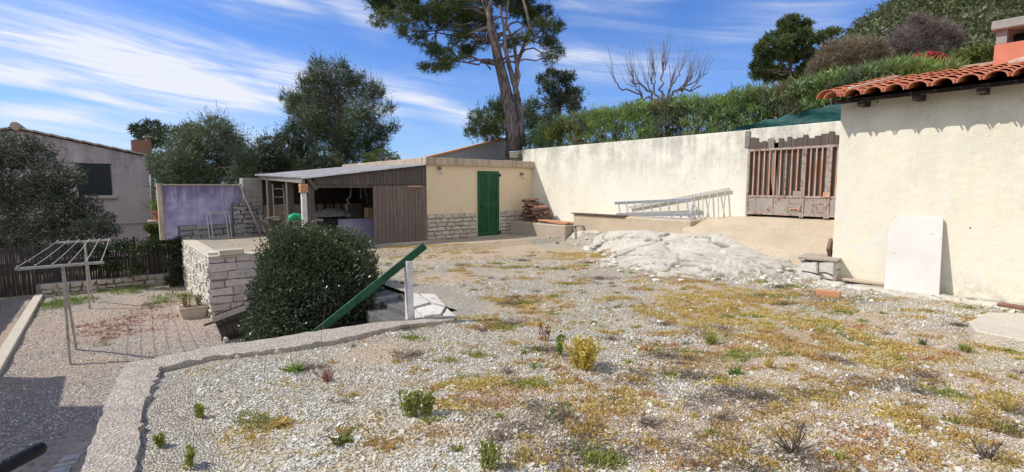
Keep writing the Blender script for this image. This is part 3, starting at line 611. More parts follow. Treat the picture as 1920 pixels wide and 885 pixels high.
for k, (z0_, z1_) in enumerate(((1.07, 1.26), (1.265, 1.455), (1.46, 1.65), (1.655, 1.84))):
    if k % 2: mb.box((3.35, PB-.30, z0_), (3.60, PB+.16, z1_)); mb.box((3.605, PB-.30, z0_), (3.90, PB+.16, z1_))
    else: mb.box((3.35, PB-.30, z0_), (3.75, PB+.16, z1_)); mb.box((3.755, PB-.30, z0_), (3.90, PB+.16, z1_))
part('blocks', mb, MT['block'], t, .004)
mb = MB(); mb.box((3.06, PB-.30, -.1), (3.91, PB-.001, 1.065)); part('core', mb, MT['mortar_dark'], t)
mb = MB(); masonry((3.05, PB-.303, -.05), (1, 0, 0), .86, 1.12, (0, -1, 0), rows=(.13, .24), lens=(.16, .34), jit=.03, dep=(.02, .05), seed=9, mb=mb); part('stones', mb, MT['stone_dark'], t)

# ------------------------------------------------------------------ stone terrace wall
t = thing('stone_terrace_wall', 'dry-looking pinkish stone retaining wall, its corner facing the wooden crate', 'wall', (1.7, SB, YZ))
mb = MB(); mb.box((1.72, SB+.02, YZ-.1), (4.6, SB+.30, -.03)); mb.box((1.72, SB+.303, YZ-.1), (2.0, PB-.07, -.03)); part('core', mb, MT['mortar'], t)
mb = MB(); masonry((1.70, SB+.02, YZ-.03), (1, 0, 0), 1.75, 1.38, (0, -1, 0), rows=(.12, .21), lens=(.2, .42), jit=.02, dep=(.01, .03), seed=11, mb=mb); part('front_stones', mb, MT['stone_grey'], t)
mb = MB(); masonry((1.72, SB+.01, YZ-.03), (0, 1, 0), PB-SB-.1, 1.38, (-1, 0, 0), rows=(.08, .16), lens=(.14, .32), jit=.02, dep=(.01, .06), seed=12, mb=mb); part('side_stones', mb, MT['stone_white'], t)
mb = MB(); mb.box((1.70, SB-.01, -.03), (3.5, SB+.33, .03)); mb.box((1.69, SB+.333, -.03), (2.02, PB-.05, .028)); part('coping', mb, MT['concrete_pale'], t, .015)
# pit retaining face behind the bush and the rough rock beside the stair
mb = MB(); mb.box((3.35, 5.7, YZ-.1), (3.6, SB, -.06)); t = single('pit_wall', mb, MT['mortar_dark'], 'dark rough stone face behind the round bush', 'wall', (3.4, 9, YZ))
mb = MB(); rg = random.Random(6)
def boulder(mb, c, s, seed, n=3):
    import bmesh
    bm = bmesh.new(); bmesh.ops.create_icosphere(bm, subdivisions=n, radius=1); v = np.array([q.co[:] for q in bm.verts]); f = [tuple(q.index for q in p.verts) for p in bm.faces]; bm.free()
    r = 1+(fbm(v[:, 0]*1.3+seed*3.1, v[:, 1]*1.3+v[:, 2]*1.1, seed, 4)-.5)*.7; r = r*(1+.25*(np.abs(v).max(1)-.75)*-1.4)
    mb.raw(v*r[:, None]*np.array(s)+np.array(c), f)
t = thing('rock_face', 'dark rough stone face between the round bush and the white post', 'rock', (2.9, 6.95, -.5))
mb = MB(); mb.box((2.95, 6.93, -1.2), (3.36, 7.3, -.03)); part('core', mb, MT['mortar_dark'], t, .02)
mb = MB(); masonry((2.95, 6.925, -.9), (1, 0, 0), .41, .86, (0, -1, 0), rows=(.16, .30), lens=(.2, .42), jit=.04, dep=(.02, .09), seed=31, mb=mb); part('stones', mb, MT['stone_dark'], t)

# ------------------------------------------------------------------ coping of the upper terrace
n = NT('coping_concrete'); col = n.mix(n.ramp(n.noise(3, 7, .65), .35, .65), (.44, .375, .31), (.54, .48, .405)); v = n.vor(70, out='Color'); s_ = n.nt.nodes.new('ShaderNodeSeparateColor'); n.L(v, s_.inputs[0])
col = n.mix(n.ramp(s_.outputs[0], .3, 1, 0, .6), col, (.30, .255, .21)); col = n.mix(n.ramp(s_.outputs[1], .8, .9, 0, .7), col, (.66, .62, .55)); col = n.mix(n.ramp(n.noise(1.4, 6, .7), .52, .66, 0, .5), col, (.30, .27, .22)); col = n.mix(n.ramp(n.math('ABSOLUTE', n.math('SUBTRACT', n.noise(1.6, 6, .6, .5), .5)), 0, .003, .7, 0), col, (.12, .10, .08)); n.bump(n.math('ADD', n.vor(70), n.noise(10, 6, .7)), .012); MT['coping'] = n.done(col, .95, .12)
t = thing('terrace_edge_wall', 'rough concrete edging wall around the gravel terrace, beside the green handrail', 'wall', (0, 5.2, YZ))
mb = MB(); I = lambda px, py: U(px, py, .05)
outer = [I(850, 592), I(735, 600), I(605, 617), I(500, 634), I(400, 648), I(300, 668), I(236, 681), I(214, 715), I(190, 775), I(166, 840), I(146, 890)]
inner = [I(852, 598), I(740, 611), I(640, 632), I(560, 648), I(500, 655), I(400, 667), I(300, 687), I(284, 725), I(268, 780), I(257, 840), I(243, 890)]
outer.append((outer[-1][0]-.15, -3, .05)); inner.append((inner[-1][0]-.05, -3, .05))
def subdiv(P, n=7):
    q = []
    for i in range(len(P)-1): q += [tuple(P[i][k]+(P[i+1][k]-P[i][k])*j/n for k in range(3)) for j in range(n)]
    return q+[P[-1]]
rg = random.Random(12); O2 = subdiv(outer); I2 = subdiv(inner)
def rough(P, s): return [(p[0]+rg.uniform(-s, s), p[1]+rg.uniform(-s, s), p[2]) for p in P]
O2 = rough(O2, .010); I2 = rough(I2, .022); m = len(O2); v = []
for o_, i_ in zip(O2, I2):
    v += [(o_[0], o_[1], YZ-.1), (o_[0], o_[1], .035), (o_[0]+.01*(i_[0]-o_[0]), o_[1]+.06*(i_[1]-o_[1]), .05+rg.uniform(-.006, .006)), ((o_[0]+i_[0])/2, (o_[1]+i_[1])/2, .055+rg.uniform(-.006, .006)), (i_[0], i_[1], .045+rg.uniform(-.01, .01)), (i_[0]+rg.uniform(-.01, .02), i_[1]+rg.uniform(-.02, .01), -.12)]
f = [(6*k+j, 6*k+j+1, 6*k+7+j, 6*k+6+j) for k in range(m-1) for j in range(5)]; mb.raw(v, f); part('edging', mb, MT['coping'], t)
mb = MB(); c = U(448, 690, 0)
for (px, py, sx, sy) in ((545, 650, .10, .05), (575, 646, .07, .05), (520, 662, .05, .03), (445, 672, .03, .03)):
    c = U(px, py, 0); boulder(mb, (c[0], c[1], 0.0), (sx, sy, .04), int(px) % 7, 2)
part('broken_stones', mb, MT['stone_warm'], t)
# landing slabs and the stair going down to the yard
mb = MB(); Z = .03
def slab(poly, z, th=.06): mb.prism([U(px, py, z)[:2] for px, py in poly], z-th, z)
slab([(772, 549), (783, 550), (806, 566), (776, 575), (772, 572)], .03); slab([(788, 550), (815, 551), (835, 572), (812, 567)], .032); slab([(780, 578), (811, 570), (833, 576), (826, 588), (795, 592)], .034); slab([(838, 577), (855, 592), (830, 592)], .03); slab([(777, 577), (779, 580), (792, 594), (778, 596)], .033)
single('landing_paving', mb, MT['stone_white'], 'pale broken paving slabs at the top of the stair, right of the white post', 'paving', (3.3, 6.1, 0), bevel=.008)
mb = MB(); A0 = 3.05
for k in range(7): mb.box((A0-.28*(k+1), 5.66, YZ-.1), (A0-.28*k-.002, 6.75, -.17*(k+1)))
mb.box((A0+.0, 5.62, YZ-.1), (3.35, 6.9, -.10))
single('stair', mb, MT['mortar_dark'], 'grey stone stair going down beside the round bush below the green handrail', 'stairs', (1.8, 6.2, YZ), bevel=.01)
mb = MB(); prev = None
for (px, py, sx, sy, tz) in ((455, 600, .28, .22, .0), (462, 612, .3, .2, .02), (470, 590, .3, .2, .05), (452, 585, .3, .22, .06), (472, 604, .25, .2, .1)):
    c = U(px, py, YZ); boulder(mb, (c[0]+.1, c[1], YZ+.02+tz), (sx, sy, .06), int(px) % 9, 2)
single('flat_stones', mb, MT['stone_white'], 'flat pale stones between the wooden crate and the round bush', 'stones', (1.7, 9.8, YZ))

# ------------------------------------------------------------------ house at the right, tiled roof and chimney
HA, HB = 9.34, 3.18
t = thing('tiled_house', 'cream rendered outbuilding with red clay tile roof, white panel leaning on its wall', 'house', (HA, 1, 0))
mb = MB(); n_ = 24; mb.box((HA, -4.5, -.15), (13.0, HB, 2.905)); part('wall', mb, MT['wall_house'], t, .01)
SLP = .205; E0 = HA-.36
def rz(a): return 2.92+(a-E0)*SLP
mb = MB(); mb.raw([(E0+.03, -4.6, rz(E0+.03)-.075), (12.6, -4.6, rz(12.6)-.075), (12.6, HB+.02, rz(12.6)-.075), (E0+.03, HB+.02, rz(E0+.03)-.075), (E0+.03, -4.6, rz(E0+.03)-.03), (12.6, -4.6, rz(12.6)-.03), (12.6, HB+.02, rz(12.6)-.03), (E0+.03, HB+.02, rz(E0+.03)-.03)], BOXF); part('roof_deck', mb, MT['wood_dark'], t)
mb = MB(); mb.raw([(HA+.01, HB-.25, 2.80), (12.55, HB-.25, 2.80), (12.55, HB-.012, 2.80), (HA+.01, HB-.012, 2.80), (HA+.01, HB-.25, 2.86), (12.55, HB-.25, rz(12.5)-.08), (12.55, HB-.012, rz(12.5)-.08), (HA+.01, HB-.012, 2.86)], BOXF); part('gable', mb, MT['wall_house'], t)
def tile_strip(mb, a0, a1, b, r0, r1, lift, up=True, th=.014, n=8):
    v = []; 
    for (a, r, lf) in ((a0, r0, lift+.02), (a1, r1, lift)):
        for rr in (r, r-th):
            for k in range(n+1):
                an = math.pi*k/n; h = math.sin(an)*rr*.82; v.append((a, b+math.cos(an)*rr, rz(a)+lf+(h if up else -h)))
    m_ = n+1; f = []
    for k in range(n): f += [(k, k+1, 2*m_+k+1, 2*m_+k), (m_+k, 3*m_+k, 3*m_+k+1, m_+k+1), (k, m_+k, m_+k+1, k+1), (2*m_+k, 2*m_+k+1, 3*m_+k+1, 3*m_+k)]
    f += [(0, 2*m_, 3*m_, m_), (n, m_+n, 3*m_+n, 2*m_+n)]
    mb.raw(v, f if up else [q[::-1] for q in f])
mb = MB(); rg = random.Random(2); SP = .265; ncol = 25
for c in range(ncol):
    b = HB-.02-c*SP
    for r_ in range(10):
        a0 = E0-.09+r_*.365; j = rg.uniform(-.012, .012)
        tile_strip(mb, a0+j, a0+.42+j, b+rg.uniform(-.008, .008), .122, .100, .015+rg.uniform(0, .010), n=12)
        tile_strip(mb, a0+j+(.13 if r_ == 0 else 0), a0+.42+j, b-SP/2, .060, .075, .060, False)
for r_ in range(9): tile_strip(mb, E0-.10+r_*.38, E0+.38+r_*.38, HB+.05, .155, .135, .03, n=12)
part('roof_tiles', mb, MT['tile'], t)
mb = MB(); mb.raw([(E0+.45, HB-.09, rz(E0+.45)+.10), (12.6, HB-.09, rz(12.6)+.10), (12.6, HB+.12, rz(12.6)+.08), (E0+.45, HB+.12, rz(E0+.45)+.06), (E0+.45, HB-.09, rz(E0+.45)+.135), (12.6, HB-.09, rz(12.6)+.155), (12.6, HB+.12, rz(12.6)+.155), (E0+.45, HB+.12, rz(E0+.45)+.155)], BOXF)
mb.box((12.55, -4.6, rz(12.55)+.04), (12.75, HB+.12, rz(12.6)+.14)); part('verge_mortar', mb, MT['mortar_tile'], t, .01)
for k in range(11): b = 2.82-k*.68; mb = MB(); mb.raw([(E0+.06, b-.045, 2.79), (HA+.03, b-.045, 2.80), (HA+.03, b+.045, 2.80), (E0+.06, b+.045, 2.79), (E0+.06, b-.045, 2.875), (HA+.03, b-.045, 2.90), (HA+.03, b+.045, 2.90), (E0+.06, b+.045, 2.875)], BOXF); part('rafter_end', mb, MT['wood_dark'], t, .004)
mb = MB(); mb.box((E0+.03, -4.6, 2.852), (E0+.06, HB-.06, 2.902)); part('eaves_board', mb, MT['wood_dark'], t, .003)
CA = 11.55; c0 = Va(1867, 60, CA); cb = c0[1]; zt = Va(1867, 84, CA)[2]; ztop = Va(1867, 41, CA)[2]; zs = Va(1867, 58, CA)[2]
mb = MB(); mb.box((CA, cb-1.3, rz(CA)-.1), (CA+.8, cb, zt)); ch = part('chimney', mb, MT['chimney'], t, .008)
mb = MB(); mb.box((CA-.08, cb-1.4, zs), (CA+.9, cb+.05, ztop)); part('chimney_slab', mb, MT['block'], ch, .02)
mb = MB()
for (x, y) in ((CA+.01, cb-.14), (CA+.66, cb-.14), (CA+.01, cb-1.29), (CA+.66, cb-1.29)): mb = MB(); mb.box((x, y, zt+.002), (x+.12, y+.13, zs-.002)); part('chimney_post', mb, MT['block'], ch, .006)
mb = MB(); mb.box((CA+.1, cb-1.25, zt+.004), (CA+.7, cb-.1, zt+.01)); mb.box((CA+.5, cb-1.2, zt+.01), (CA+.6, cb-.15, zs-.01)); part('flue', mb, MT['black'], ch)
mb = MB(); boulder(mb, (CA-.03, cb-.75, rz(CA)+.09), (.14, .62, .10), 3); part('chimney_mortar', mb, MT['mortar_tile'], ch)

# ------------------------------------------------------------------ neighbouring houses
HBk = 27.0
t = thing('neighbour_house', 'mauve rendered house with low tiled gable and dark shuttered window, behind the grey-green tree', 'house', (-1, HBk, YZ))
ap = Vb(30, 240, HBk); ri = Vb(277, 292, HBk)
mb = MB(); prof = [(-7, YZ), (ri[0], YZ), (ri[0], ri[2]-.06), (ap[0], ap[2]-.06), (-7, ap[2]-.06-(ap[0]+7)*.22)]
n_ = len(prof); v = [(x, HBk, z) for x, z in prof]+[(x, HBk+9, z) for x, z in prof]; mb.raw(v, [tuple(range(n_)), tuple(range(n_, 2*n_))[::-1]]+[(i, n_+i, n_+(i+1) % n_, (i+1) % n_) for i in range(n_)]); part('wall', mb, MT['wall_mauve'], t)
mb = MB()
for (p0, p1) in (((ap[0], ap[2]), (ri[0]+.2, ri[2]-.03)), ((ap[0], ap[2]), (-7.2, ap[2]-(ap[0]+7.2)*.22))):
    for k in range(9):
        q0 = (p0[0]+(p1[0]-p0[0])*k/9, p0[1]+(p1[1]-p0[1])*k/9); q1 = (p0[0]+(p1[0]-p0[0])*(k+1.06)/9, p0[1]+(p1[1]-p0[1])*(k+1.06)/9)
        mb.beam((q0[0], HBk+4.4, q0[1]+.03), (q1[0], HBk+4.4, q1[1]), 9.1, .07)
mb.tube([(ap[0], HBk-.2, ap[2]+.06), (ap[0], HBk+9, ap[2]+.06)], .16, 10); part('roof', mb, MT['mortar_tile'], t, .01)
w0 = Vb(143, 308, HBk); w1 = Vb(211, 366, HBk)
mb = MB(); mb.box((w0[0], HBk-.03, w1[2]), (w1[0], HBk+.02, w0[2])); w = part('window', mb, MT['glass_dark'], t)
mb = MB(); mb.box((w0[0]-.15, HBk-.14, w1[2]-.13), (w1[0]+.15, HBk+.02, w1[2]-.005)); part('sill', mb, MT['wall_mauve'], w, .01)
mb = MB(); mb.box((w0[0]-.05, HBk-.015, w0[2]+.003), (w1[0]+.05, HBk+.02, w0[2]+.05)); part('frame', mb, MT['black'], w)
mb = MB(); b0 = Vb(210, 418, HBk); mb.box((-3, HBk-.05, b0[2]-.05), (ri[0], HBk-.001, b0[2])); part('string_course', mb, MT['wall_mauve'], t)
mb = MB(); [mb.box((w0[0]+.03, HBk-.045, w1[2]+.03+k*.105), (w1[0]-.03, HBk-.031, w1[2]+.11+k*.105)) for k in range(int((w0[2]-w1[2]-.05)/.105))]; part('slats', mb, MT['glass_dark'], w)
c0 = Vb(246, 262, 29.5); c1 = Vb(286, 300, 29.5)
mb = MB(); mb.box((c0[0], 29.5, 2.2), (c1[0], 30.4, c0[2])); c = part('chimney', mb, MT['brick_brown'], t, .01)
mb = MB(); mb.box((c0[0]+.5, 29.45, c0[2]+.16), (c1[0]+.0, 30.3, c0[2]+.22)); mb.box((c0[0]+.6, 29.6, c0[2]+.002), (c0[0]+.7, 29.7, c0[2]+.16)); mb.box((c1[0]-.2, 29.6, c0[2]+.002), (c1[0]-.1, 29.7, c0[2]+.16)); part('chimney_slab', mb, MT['block'], c, .005)
B2 = 25.0; q0 = Vb(770, 302, B2); q1 = Vb(950, 258, B2)
t = thing('grey_gable_house', 'pale grey gable with orange tile edge behind the peach shed, left of the pine', 'house', (q1[0], B2, 2.0))
mb = MB(); prof = [(q0[0]-2, 1.6), (q1[0], 1.6), (q1[0], q1[2]-.08), (q0[0]-2, q0[2]-.08-2*(q1[2]-q0[2])/(q1[0]-q0[0]))]; v = [(x, B2, z) for x, z in prof]+[(x, B2+.4, z) for x, z in prof]
mb.raw(v, [(0,1,2,3),(4,5,6,7)[::-1]]+[(i, 4+i, 4+(i+1) % 4, (i+1) % 4) for i in range(4)]); part('wall', mb, MT['wall_grey'], t)
mb = MB(); sl = (q1[2]-q0[2])/(q1[0]-q0[0]); mb.beam((q0[0]-2, B2+.17, q0[2]-2*sl-.02), (q1[0]+.12, B2+.17, q1[2]-.0), .5, .10); part('roof', mb, MT['brick'], t, .01)
# our own house's neighbour, outside the picture at the left: it throws the shade on the yard corner
t = thing('side_house', 'rendered house wing outside the left edge, shading the yard corner', 'house', (-5, 8, YZ))
mb = MB(); mb.box((-8, 1.0, YZ-.1), (-2.95, 12.0, 1.45)); mb.box((-8, -3, 1.6), (-3.35, 10.9, 4.0)); part('wall', mb, MT['wall_mauve'], t)
mb = MB(); mb.box((-8.1, .9, 1.453), (-2.9, 12.05, 1.60)); mb.box((-8.1, -3.1, 4.003), (-3.3, 10.95, 4.1)); part('roof', mb, MT['mortar_tile'], t)
mb = MB(); mb.box((-2.952, 8, 0), (-2.93, 9, 1.0)); part('window', mb, MT['glass_dark'], t)

# ------------------------------------------------------------------ yard edges
t = thing('low_stone_wall', 'low rubble stone wall along the foot of the reed screen', 'wall', (0, 18.4, YZ))
mb = MB(); masonry((-1.5, 18.38, YZ-.04), (1, 0, 0), 3.3, .36, (0, -1, 0), rows=(.09, .14), lens=(.16, .38), jit=.025, dep=(.02, .12), seed=14, mb=mb); part('stones', mb, MT['stone_warm'], t)
mb = MB(); mb.box((-1.6, 18.385, YZ-.1), (1.75, 18.75, YZ+.30)); part('core', mb, MT['mortar'], t, .03)
t = thing('reed_screen', 'dark brown reed screen fence behind the rotary line posts', 'fence', (0, 18.8, YZ))
mb = MB(); rg = random.Random(3)
for x in np.arange(-3.2, 1.8, .028): mb.beam((x, 18.80+rg.uniform(-.03, .02), YZ), (x+rg.uniform(-.03, .03), 18.81+rg.uniform(-.02, .02), .02+rg.uniform(-.14, .06)), .027, .012, (0, 1, 0))
part('reeds', mb, MT['reed'], t)
for x in (-1.6, -.5, .6, 1.65): mb = MB(); mb.tube([(x, 18.86, YZ), (x, 18.86, .08)], .03, 8); part('post', mb, MT['wood_dark'], t)
t = thing('dark_board_fence', 'nearly black boarded fence at the left edge above the concrete kerb', 'fence', (-2.65, 14, YZ))
mb = MB()
for y in np.arange(10.5, 18.8, .16): mb.box((-2.68, y, YZ), (-2.65, y+.152, -.20+rg.uniform(-.01, .01)))
part('boards', mb, MT['wood_dark'], t)
mb = MB()
for z_ in (-.45, -1.15): mb.box((-2.74, 10.5, z_), (-2.682, 18.8, z_+.08))
part('rails', mb, MT['wood_dark'], t)
mb = MB(); mb.box((-1.62, 9.0, YZ-.1), (-1.44, 18.3, YZ+.09)); single('yard_kerb', mb, MT['concrete_pale'], 'long pale concrete kerb below the black boarded fence', 'kerb', (-1.5, 13, YZ), bevel=.02)
mb = MB()
v = [U(px, py, YZ+.03)[:2] for px, py in ((-60, 870), (60, 838), (165, 800), (260, 830), (200, 960), (-100, 980))]; mb.prism(v, YZ-.05, YZ+.04); setting('patio', mb, MT['parapet'], bevel=.01)
for k, poly in enumerate((((108, 866), (122, 856), (151, 851), (147, 860)), ((97, 878), (108, 870), (149, 862), (140, 869)), ((84, 890), (96, 881), (134, 873), (128, 890)))):
    mb = MB(); mb.prism([U(px, py, YZ+.06)[:2] for px, py in poly], YZ+.042, YZ+.065)
    single('paving_slab', mb, MT['stone_white'], ('pale pointed slab on the patio corner, farthest of three', 'pale pointed slab on the patio corner, middle of three', 'pale pointed slab on the patio corner, nearest of three')[k], 'slab', (*U(120, 870, YZ)[:2], YZ), 'pale slabs on the patio corner')
# ------------------------------------------------------------------ gate
GA = WA-.06
t = thing('metal_gate', 'rusty painted steel gate with old boards behind its bars, at the top of the ramp', 'gate', (GA, 4.5, .93))
b1 = Va(1403, 300, GA)[1]; bm_ = Va(1510, 300, GA)[1]; b2 = Va(1556, 300, GA)[1]; zt, zm, zb = 2.36, 1.36, .97
leaf = [(b1-.02, bm_+.03), (bm_-.0, b2+.03), (b2-.02, 3.0)]
k = 0; rg = random.Random(7)
mb = MB()
for (x, y) in leaf:
    for z_, w in ((zt, .045), (zm, .045), (zb+.02, .045)): mb.box((GA-.02, y, z_-w/2), (GA+.02, x, z_+w/2))
    for b in (x, y): mb.box((GA-.024, b-.024, zb-.03), (GA+.024, b+.024, zt+.03))
part('gate_frame', mb, MT['gate_bar'], t, .003)
for (x, y) in leaf:
    w = x-y; nbar = max(1, int(round(w/.115)))
    for j in range(1, nbar):
        mb = MB(); b = y+w*j/nbar; mb.box((GA-.012, b-.011, zm+.02), (GA+.008, b+.011, zt-.02)); part('bar', mb, MT['rust'] if rg.random() < .65 else MT['gate_bar'], t)
mb = MB()
for (x, y) in leaf: mb.box((GA-.008, y+.03, zb+.04), (GA-.003, x-.03, zm-.02))
part('sheet_panel', mb, MT['gate_sheet'], t)
for b in (b1-.20, b1-.58, bm_+.30, bm_-.18): mb = MB(); mb.box((GA-.016, b-.012, zb+.04), (GA-.0085, b+.012, zm-.02)); part('brace', mb, MT['gate_bar'], t)
for (x0, x1, zz) in ((b1-.2, b1-.04, 1.26), (b1-.2, b1-.04, 1.08), (bm_+.30, bm_+.05, 1.23), (bm_+.30, bm_+.05, 1.06), (bm_-.18, b2+.04, 1.23), (bm_-.18, b2+.04, 1.06)): mb = MB(); mb.box((GA-.015, x0, zz-.01), (GA-.0088, x1, zz+.01)); part('brace', mb, MT['gate_bar'], t)
mb = MB(); mb.box((GA-.04, bm_+.05, 1.10), (GA-.018, bm_+.25, 1.12)); mb.box((GA-.05, bm_+.04, 1.08), (GA-.018, bm_+.07, 1.18)); part('latch', mb, MT['rust'], t, .003); mb = MB(); mb.box((GA-.05, b2-.05, 1.36), (GA-.022, b2+.07, 1.46)); part('latch', mb, MT['rust'], t, .003)
mb = MB(); mb.box((GA-.018, bm_+.04, zm+.025), (GA-.013, bm_+.2, zm+.12)); part('sign_plate', mb, MT['gate_sheet'], t)
mb = MB(); b = b1-.01
while b > 3.05:
    w = rg.uniform(.07, .15); tilt = 0
    if .40 < b1-b < .56: b -= w*.5; continue
    mb.box((GA+.035, b-w+.005, zb), (GA+.055, b, 2.58+rg.uniform(-.07, .07)+.0*b)); b -= w
part('boards', mb, MT['wood_gate'], t, .002)
mb = MB(); mb.beam((GA+.03, b1-.62, 1.3), (GA+.03, b1-.45, 2.60), .12, .012, (1, 0, 0)); part('loose_pale_board', mb, MT['wood_grey'], t, label='loose pale board leaning inside the gate')
mb = MB(); mb.box((GA+.30, 3.0, .8), (GA+.33, b1, 2.6)); part('back_panel', mb, MT['wood_dark'], t)

# ------------------------------------------------------------------ ladders
def ladder(name, label, top, bot, nr, w, mat, zig=False, tr=.030):
    """top and bottom rail given as two points each"""
    base = tuple(bot[0]); t = thing(name, label, 'ladder', base)
    for r_ in (top, bot):
        mb = MB(); mb.beam(r_[0], r_[1], tr*1.1, tr*2.6); part('rail', mb, mat, t, .003)
    T0, T1, B0, B1 = [Vector(q) for q in (*top, *bot)]
    for k in range(nr):
        f = (k+.5)/nr; g = f+(.10 if zig and k % 2 else 0)
        mb = MB(); mb.tube([T0.lerp(T1, f), B0.lerp(B1, min(g, .99))], tr*.62, 8); part('rung', mb, mat, t, smooth=False)
    return t
LA = 10.86
LD = ladder('ladder', 'wide aluminium ladder lying on its side on the ledge, against the cream wall', [Va(1153, 381, LA+.1), Va(1297, 374, LA+.1)], [Va(1156, 402, LA), Va(1300, 402, LA)], 9, 0, MT['steel'])
ladder('ladder', 'second aluminium ladder section lying flat on the ledge under the first', [Va(1206, 407, LA-.12), Va(1298, 411, LA-.12)], [Va(1204, 403, LA+.16), Va(1300, 403, LA+.16)], 7, 0, MT['steel'], tr=.016)
ladder('ladder', 'wooden-looking tapered ladder with slanting rungs, right end raised beside the gate', [Va(1297, 367, WA-.06), Va(1368, 354, WA-.06)], [Va(1290, 408, WA-.16), Va(1363, 415, WA-.16)], 5, 0, MT['steel_old'], True, .024)
mb = MB(); mb.beam(Va(1180, 389, WA-.06), Va(1299, 366.6, WA-.06), .03, .05); part('rail', mb, MT['steel_old'], [o for o in SC.objects if o.get('label', '').startswith('wooden-looking')][0])
mb = MB(); p0 = Va(1297, 374, LA+.05); p1 = Va(1308, 372, LA+.08); p2 = Va(1301, 409, LA-.06); p3 = Va(1290, 412, LA-.08)
mb.tube([Va(1297, 374, LA+.04), Va(1306, 392, LA-.02), Va(1301, 410, LA-.06)], .02, 8); mb.tube([Va(1300, 380, LA+.02), Va(1294, 398, LA-.08), Va(1299, 411, LA-.1)], .016, 8)
part('stay', mb, MT['steel'], LD)

# ------------------------------------------------------------------ tiles and planks
def tile_mesh():
    v = []; n = 6
    for (y, r) in ((-.22, .085), (.22, .07)):
        for rr in (r, r-.014):
            for k in range(n+1): an = math.pi*k/n; v.append((math.cos(an)*rr, y, math.sin(an)*rr*.75))
    m_ = n+1; f = []
    for k in range(n): f += [(k, k+1, 2*m_+k+1, 2*m_+k), (m_+k, 3*m_+k, 3*m_+k+1, m_+k+1), (k, m_+k, m_+k+1, k+1), (2*m_+k, 2*m_+k+1, 3*m_+k+1, 3*m_+k)]
    f += [(0, 2*m_, 3*m_, m_), (n, m_+n, 3*m_+n, 2*m_+n)]; mb = MB(); mb.raw(v, f); return mesh_of(mb, (0, 0, 0), 'roof_tile', MT['tile_old'])
n = NT('piled_roof_tile'); col = n.mix(n.ramp(n.objrand(), .25, .75), (.13, .10, .08), (.42, .19, .12)); col = n.mix(n.ramp(n.noise(9, 5, .7), .45, .65), col, (.20, .16, .12)); n.bump(n.noise(50, 4), .004)
MT['tile_old'] = n.done(col, .92, .15); TMESH = tile_mesh(); rg = random.Random(5)
first = None; PILE = []
for (ac, bc, W_, H_) in ((10.75, 12.35, .42, .74), (10.72, 11.85, .38, .52)):
    for lay in range(int(H_/.055)):
        z_ = .47+lay*.055
        for k in range(3 if lay < H_/.055*.7 else 2): PILE.append((ac-.12+k*.13+rg.uniform(-.05, .05)-.012*lay*.3, bc+rg.uniform(-.06, .06), z_+rg.uniform(0, .01)))
for (a, b, z_) in PILE:
    o = link(bpy.data.objects.new('roof_tile', TMESH)); tag(o, 'old curved roof tile heaped on the low concrete block by the shed', 'roof tile', 'old roof tiles heaped beside the shed')
    place(o, (a, b, z_)); o.rotation_euler = (R(rg.uniform(-7, 7)), R(rg.uniform(-9, 9)), TH+R(90+rg.uniform(-16, 16)))
rg = random.Random(9)
for k in range(7):
    b0 = 10.45+rg.uniform(-.1, .1); a = 10.42+.13*(k % 4)+rg.uniform(-.02, .02); z_ = .50+.032*(k//4)
    mb = MB(); mb.obox((a, b0+.62, z_), (.11, 1.25, .026), Matrix.Rotation(R(rg.uniform(-5, 5)), 3, 'Z') @ Matrix.Rotation(R(rg.uniform(-1.5, 1.5)), 3, 'X'))
    single('plank', mb, MT['wood_plank'], 'reddish plank lying in the low stack between the tile heap and the ledge', 'plank', (a, b0+.5, z_-.013), 'reddish planks beside the tile heap', .003)
c = Va(1084, 420, 10.3); t = thing('trestle', 'small grey wooden trestle propping the end of the red planks', 'trestle', (10.3, c[1], .1))
mb = MB(); mb.beam((10.28, c[1]+.10, .47), (10.18, c[1]-.05, .12), .07, .05); part('leg', mb, MT['wood_grey'], t, .004)
mb = MB(); mb.beam((10.42, c[1]-.05, .47), (10.36, c[1]-.2, .15), .06, .04); part('leg', mb, MT['wood_grey'], t, .004)
mb = MB(); mb.beam((10.2, c[1]+.08, .47), (10.55, c[1]-.06, .47), .09, .03); part('top', mb, MT['wood_grey'], t, .004)

# ------------------------------------------------------------------ things at the right house
b0 = Va(1656, 566, HA-.2)[1]; b1_ = Va(1760, 569, HA-.2)[1]; z1 = 1.14; A_b, A_t = HA-.20, HA-.02
mb = MB(); poly = [(b0, .02), (b1_+.03, .02), (b1_, .05), (b1_+.055, z1-.03), (b1_+.085, z1), (b0-.07, z1), (b0+.02, z1-.15), (b0+.03, z1-.18)]
def lean(b, z_, off): f = (z_-.02)/(z1-.02); return (A_b+(A_t-A_b)*f+off, b, z_)
v = [lean(b, z_, -.022) for b, z_ in poly]+[lean(b, z_, 0) for b, z_ in poly]; n_ = len(poly)
mb.raw(v, [tuple(range(n_))[::-1], tuple(range(n_, 2*n_))]+[(i, (i+1) % n_, n_+(i+1) % n_, n_+i) for i in range(n_)])
single('leaning_board', mb, MT['board'], 'white panel with one clipped corner leaning against the cream house wall', 'panel', (HA-.2, b0-.3, 0), bevel=.004)
c = U(1553, 556, 0); t = MB(); t.obox((c[0], c[1], .045), (.09, .30, .09), Matrix.Rotation(R(6), 3, 'Z'))
single('brick', t, MT['brick'], 'single orange brick lying on the ground left of the white panel', 'brick', (c[0], c[1], 0), bevel=.006)
e0 = U(1528, 527, 0)
t = thing('stone_bollard', 'squat plastered stone block at the left corner of the cream house', 'stone block', (e0[0]-.0, e0[1], 0))
mb = MB(); mb.box((e0[0]-.05, e0[1]-.28, -.05), (e0[0]+.42, e0[1]+.20, .34)); part('core', mb, MT['mortar'], t, .03)
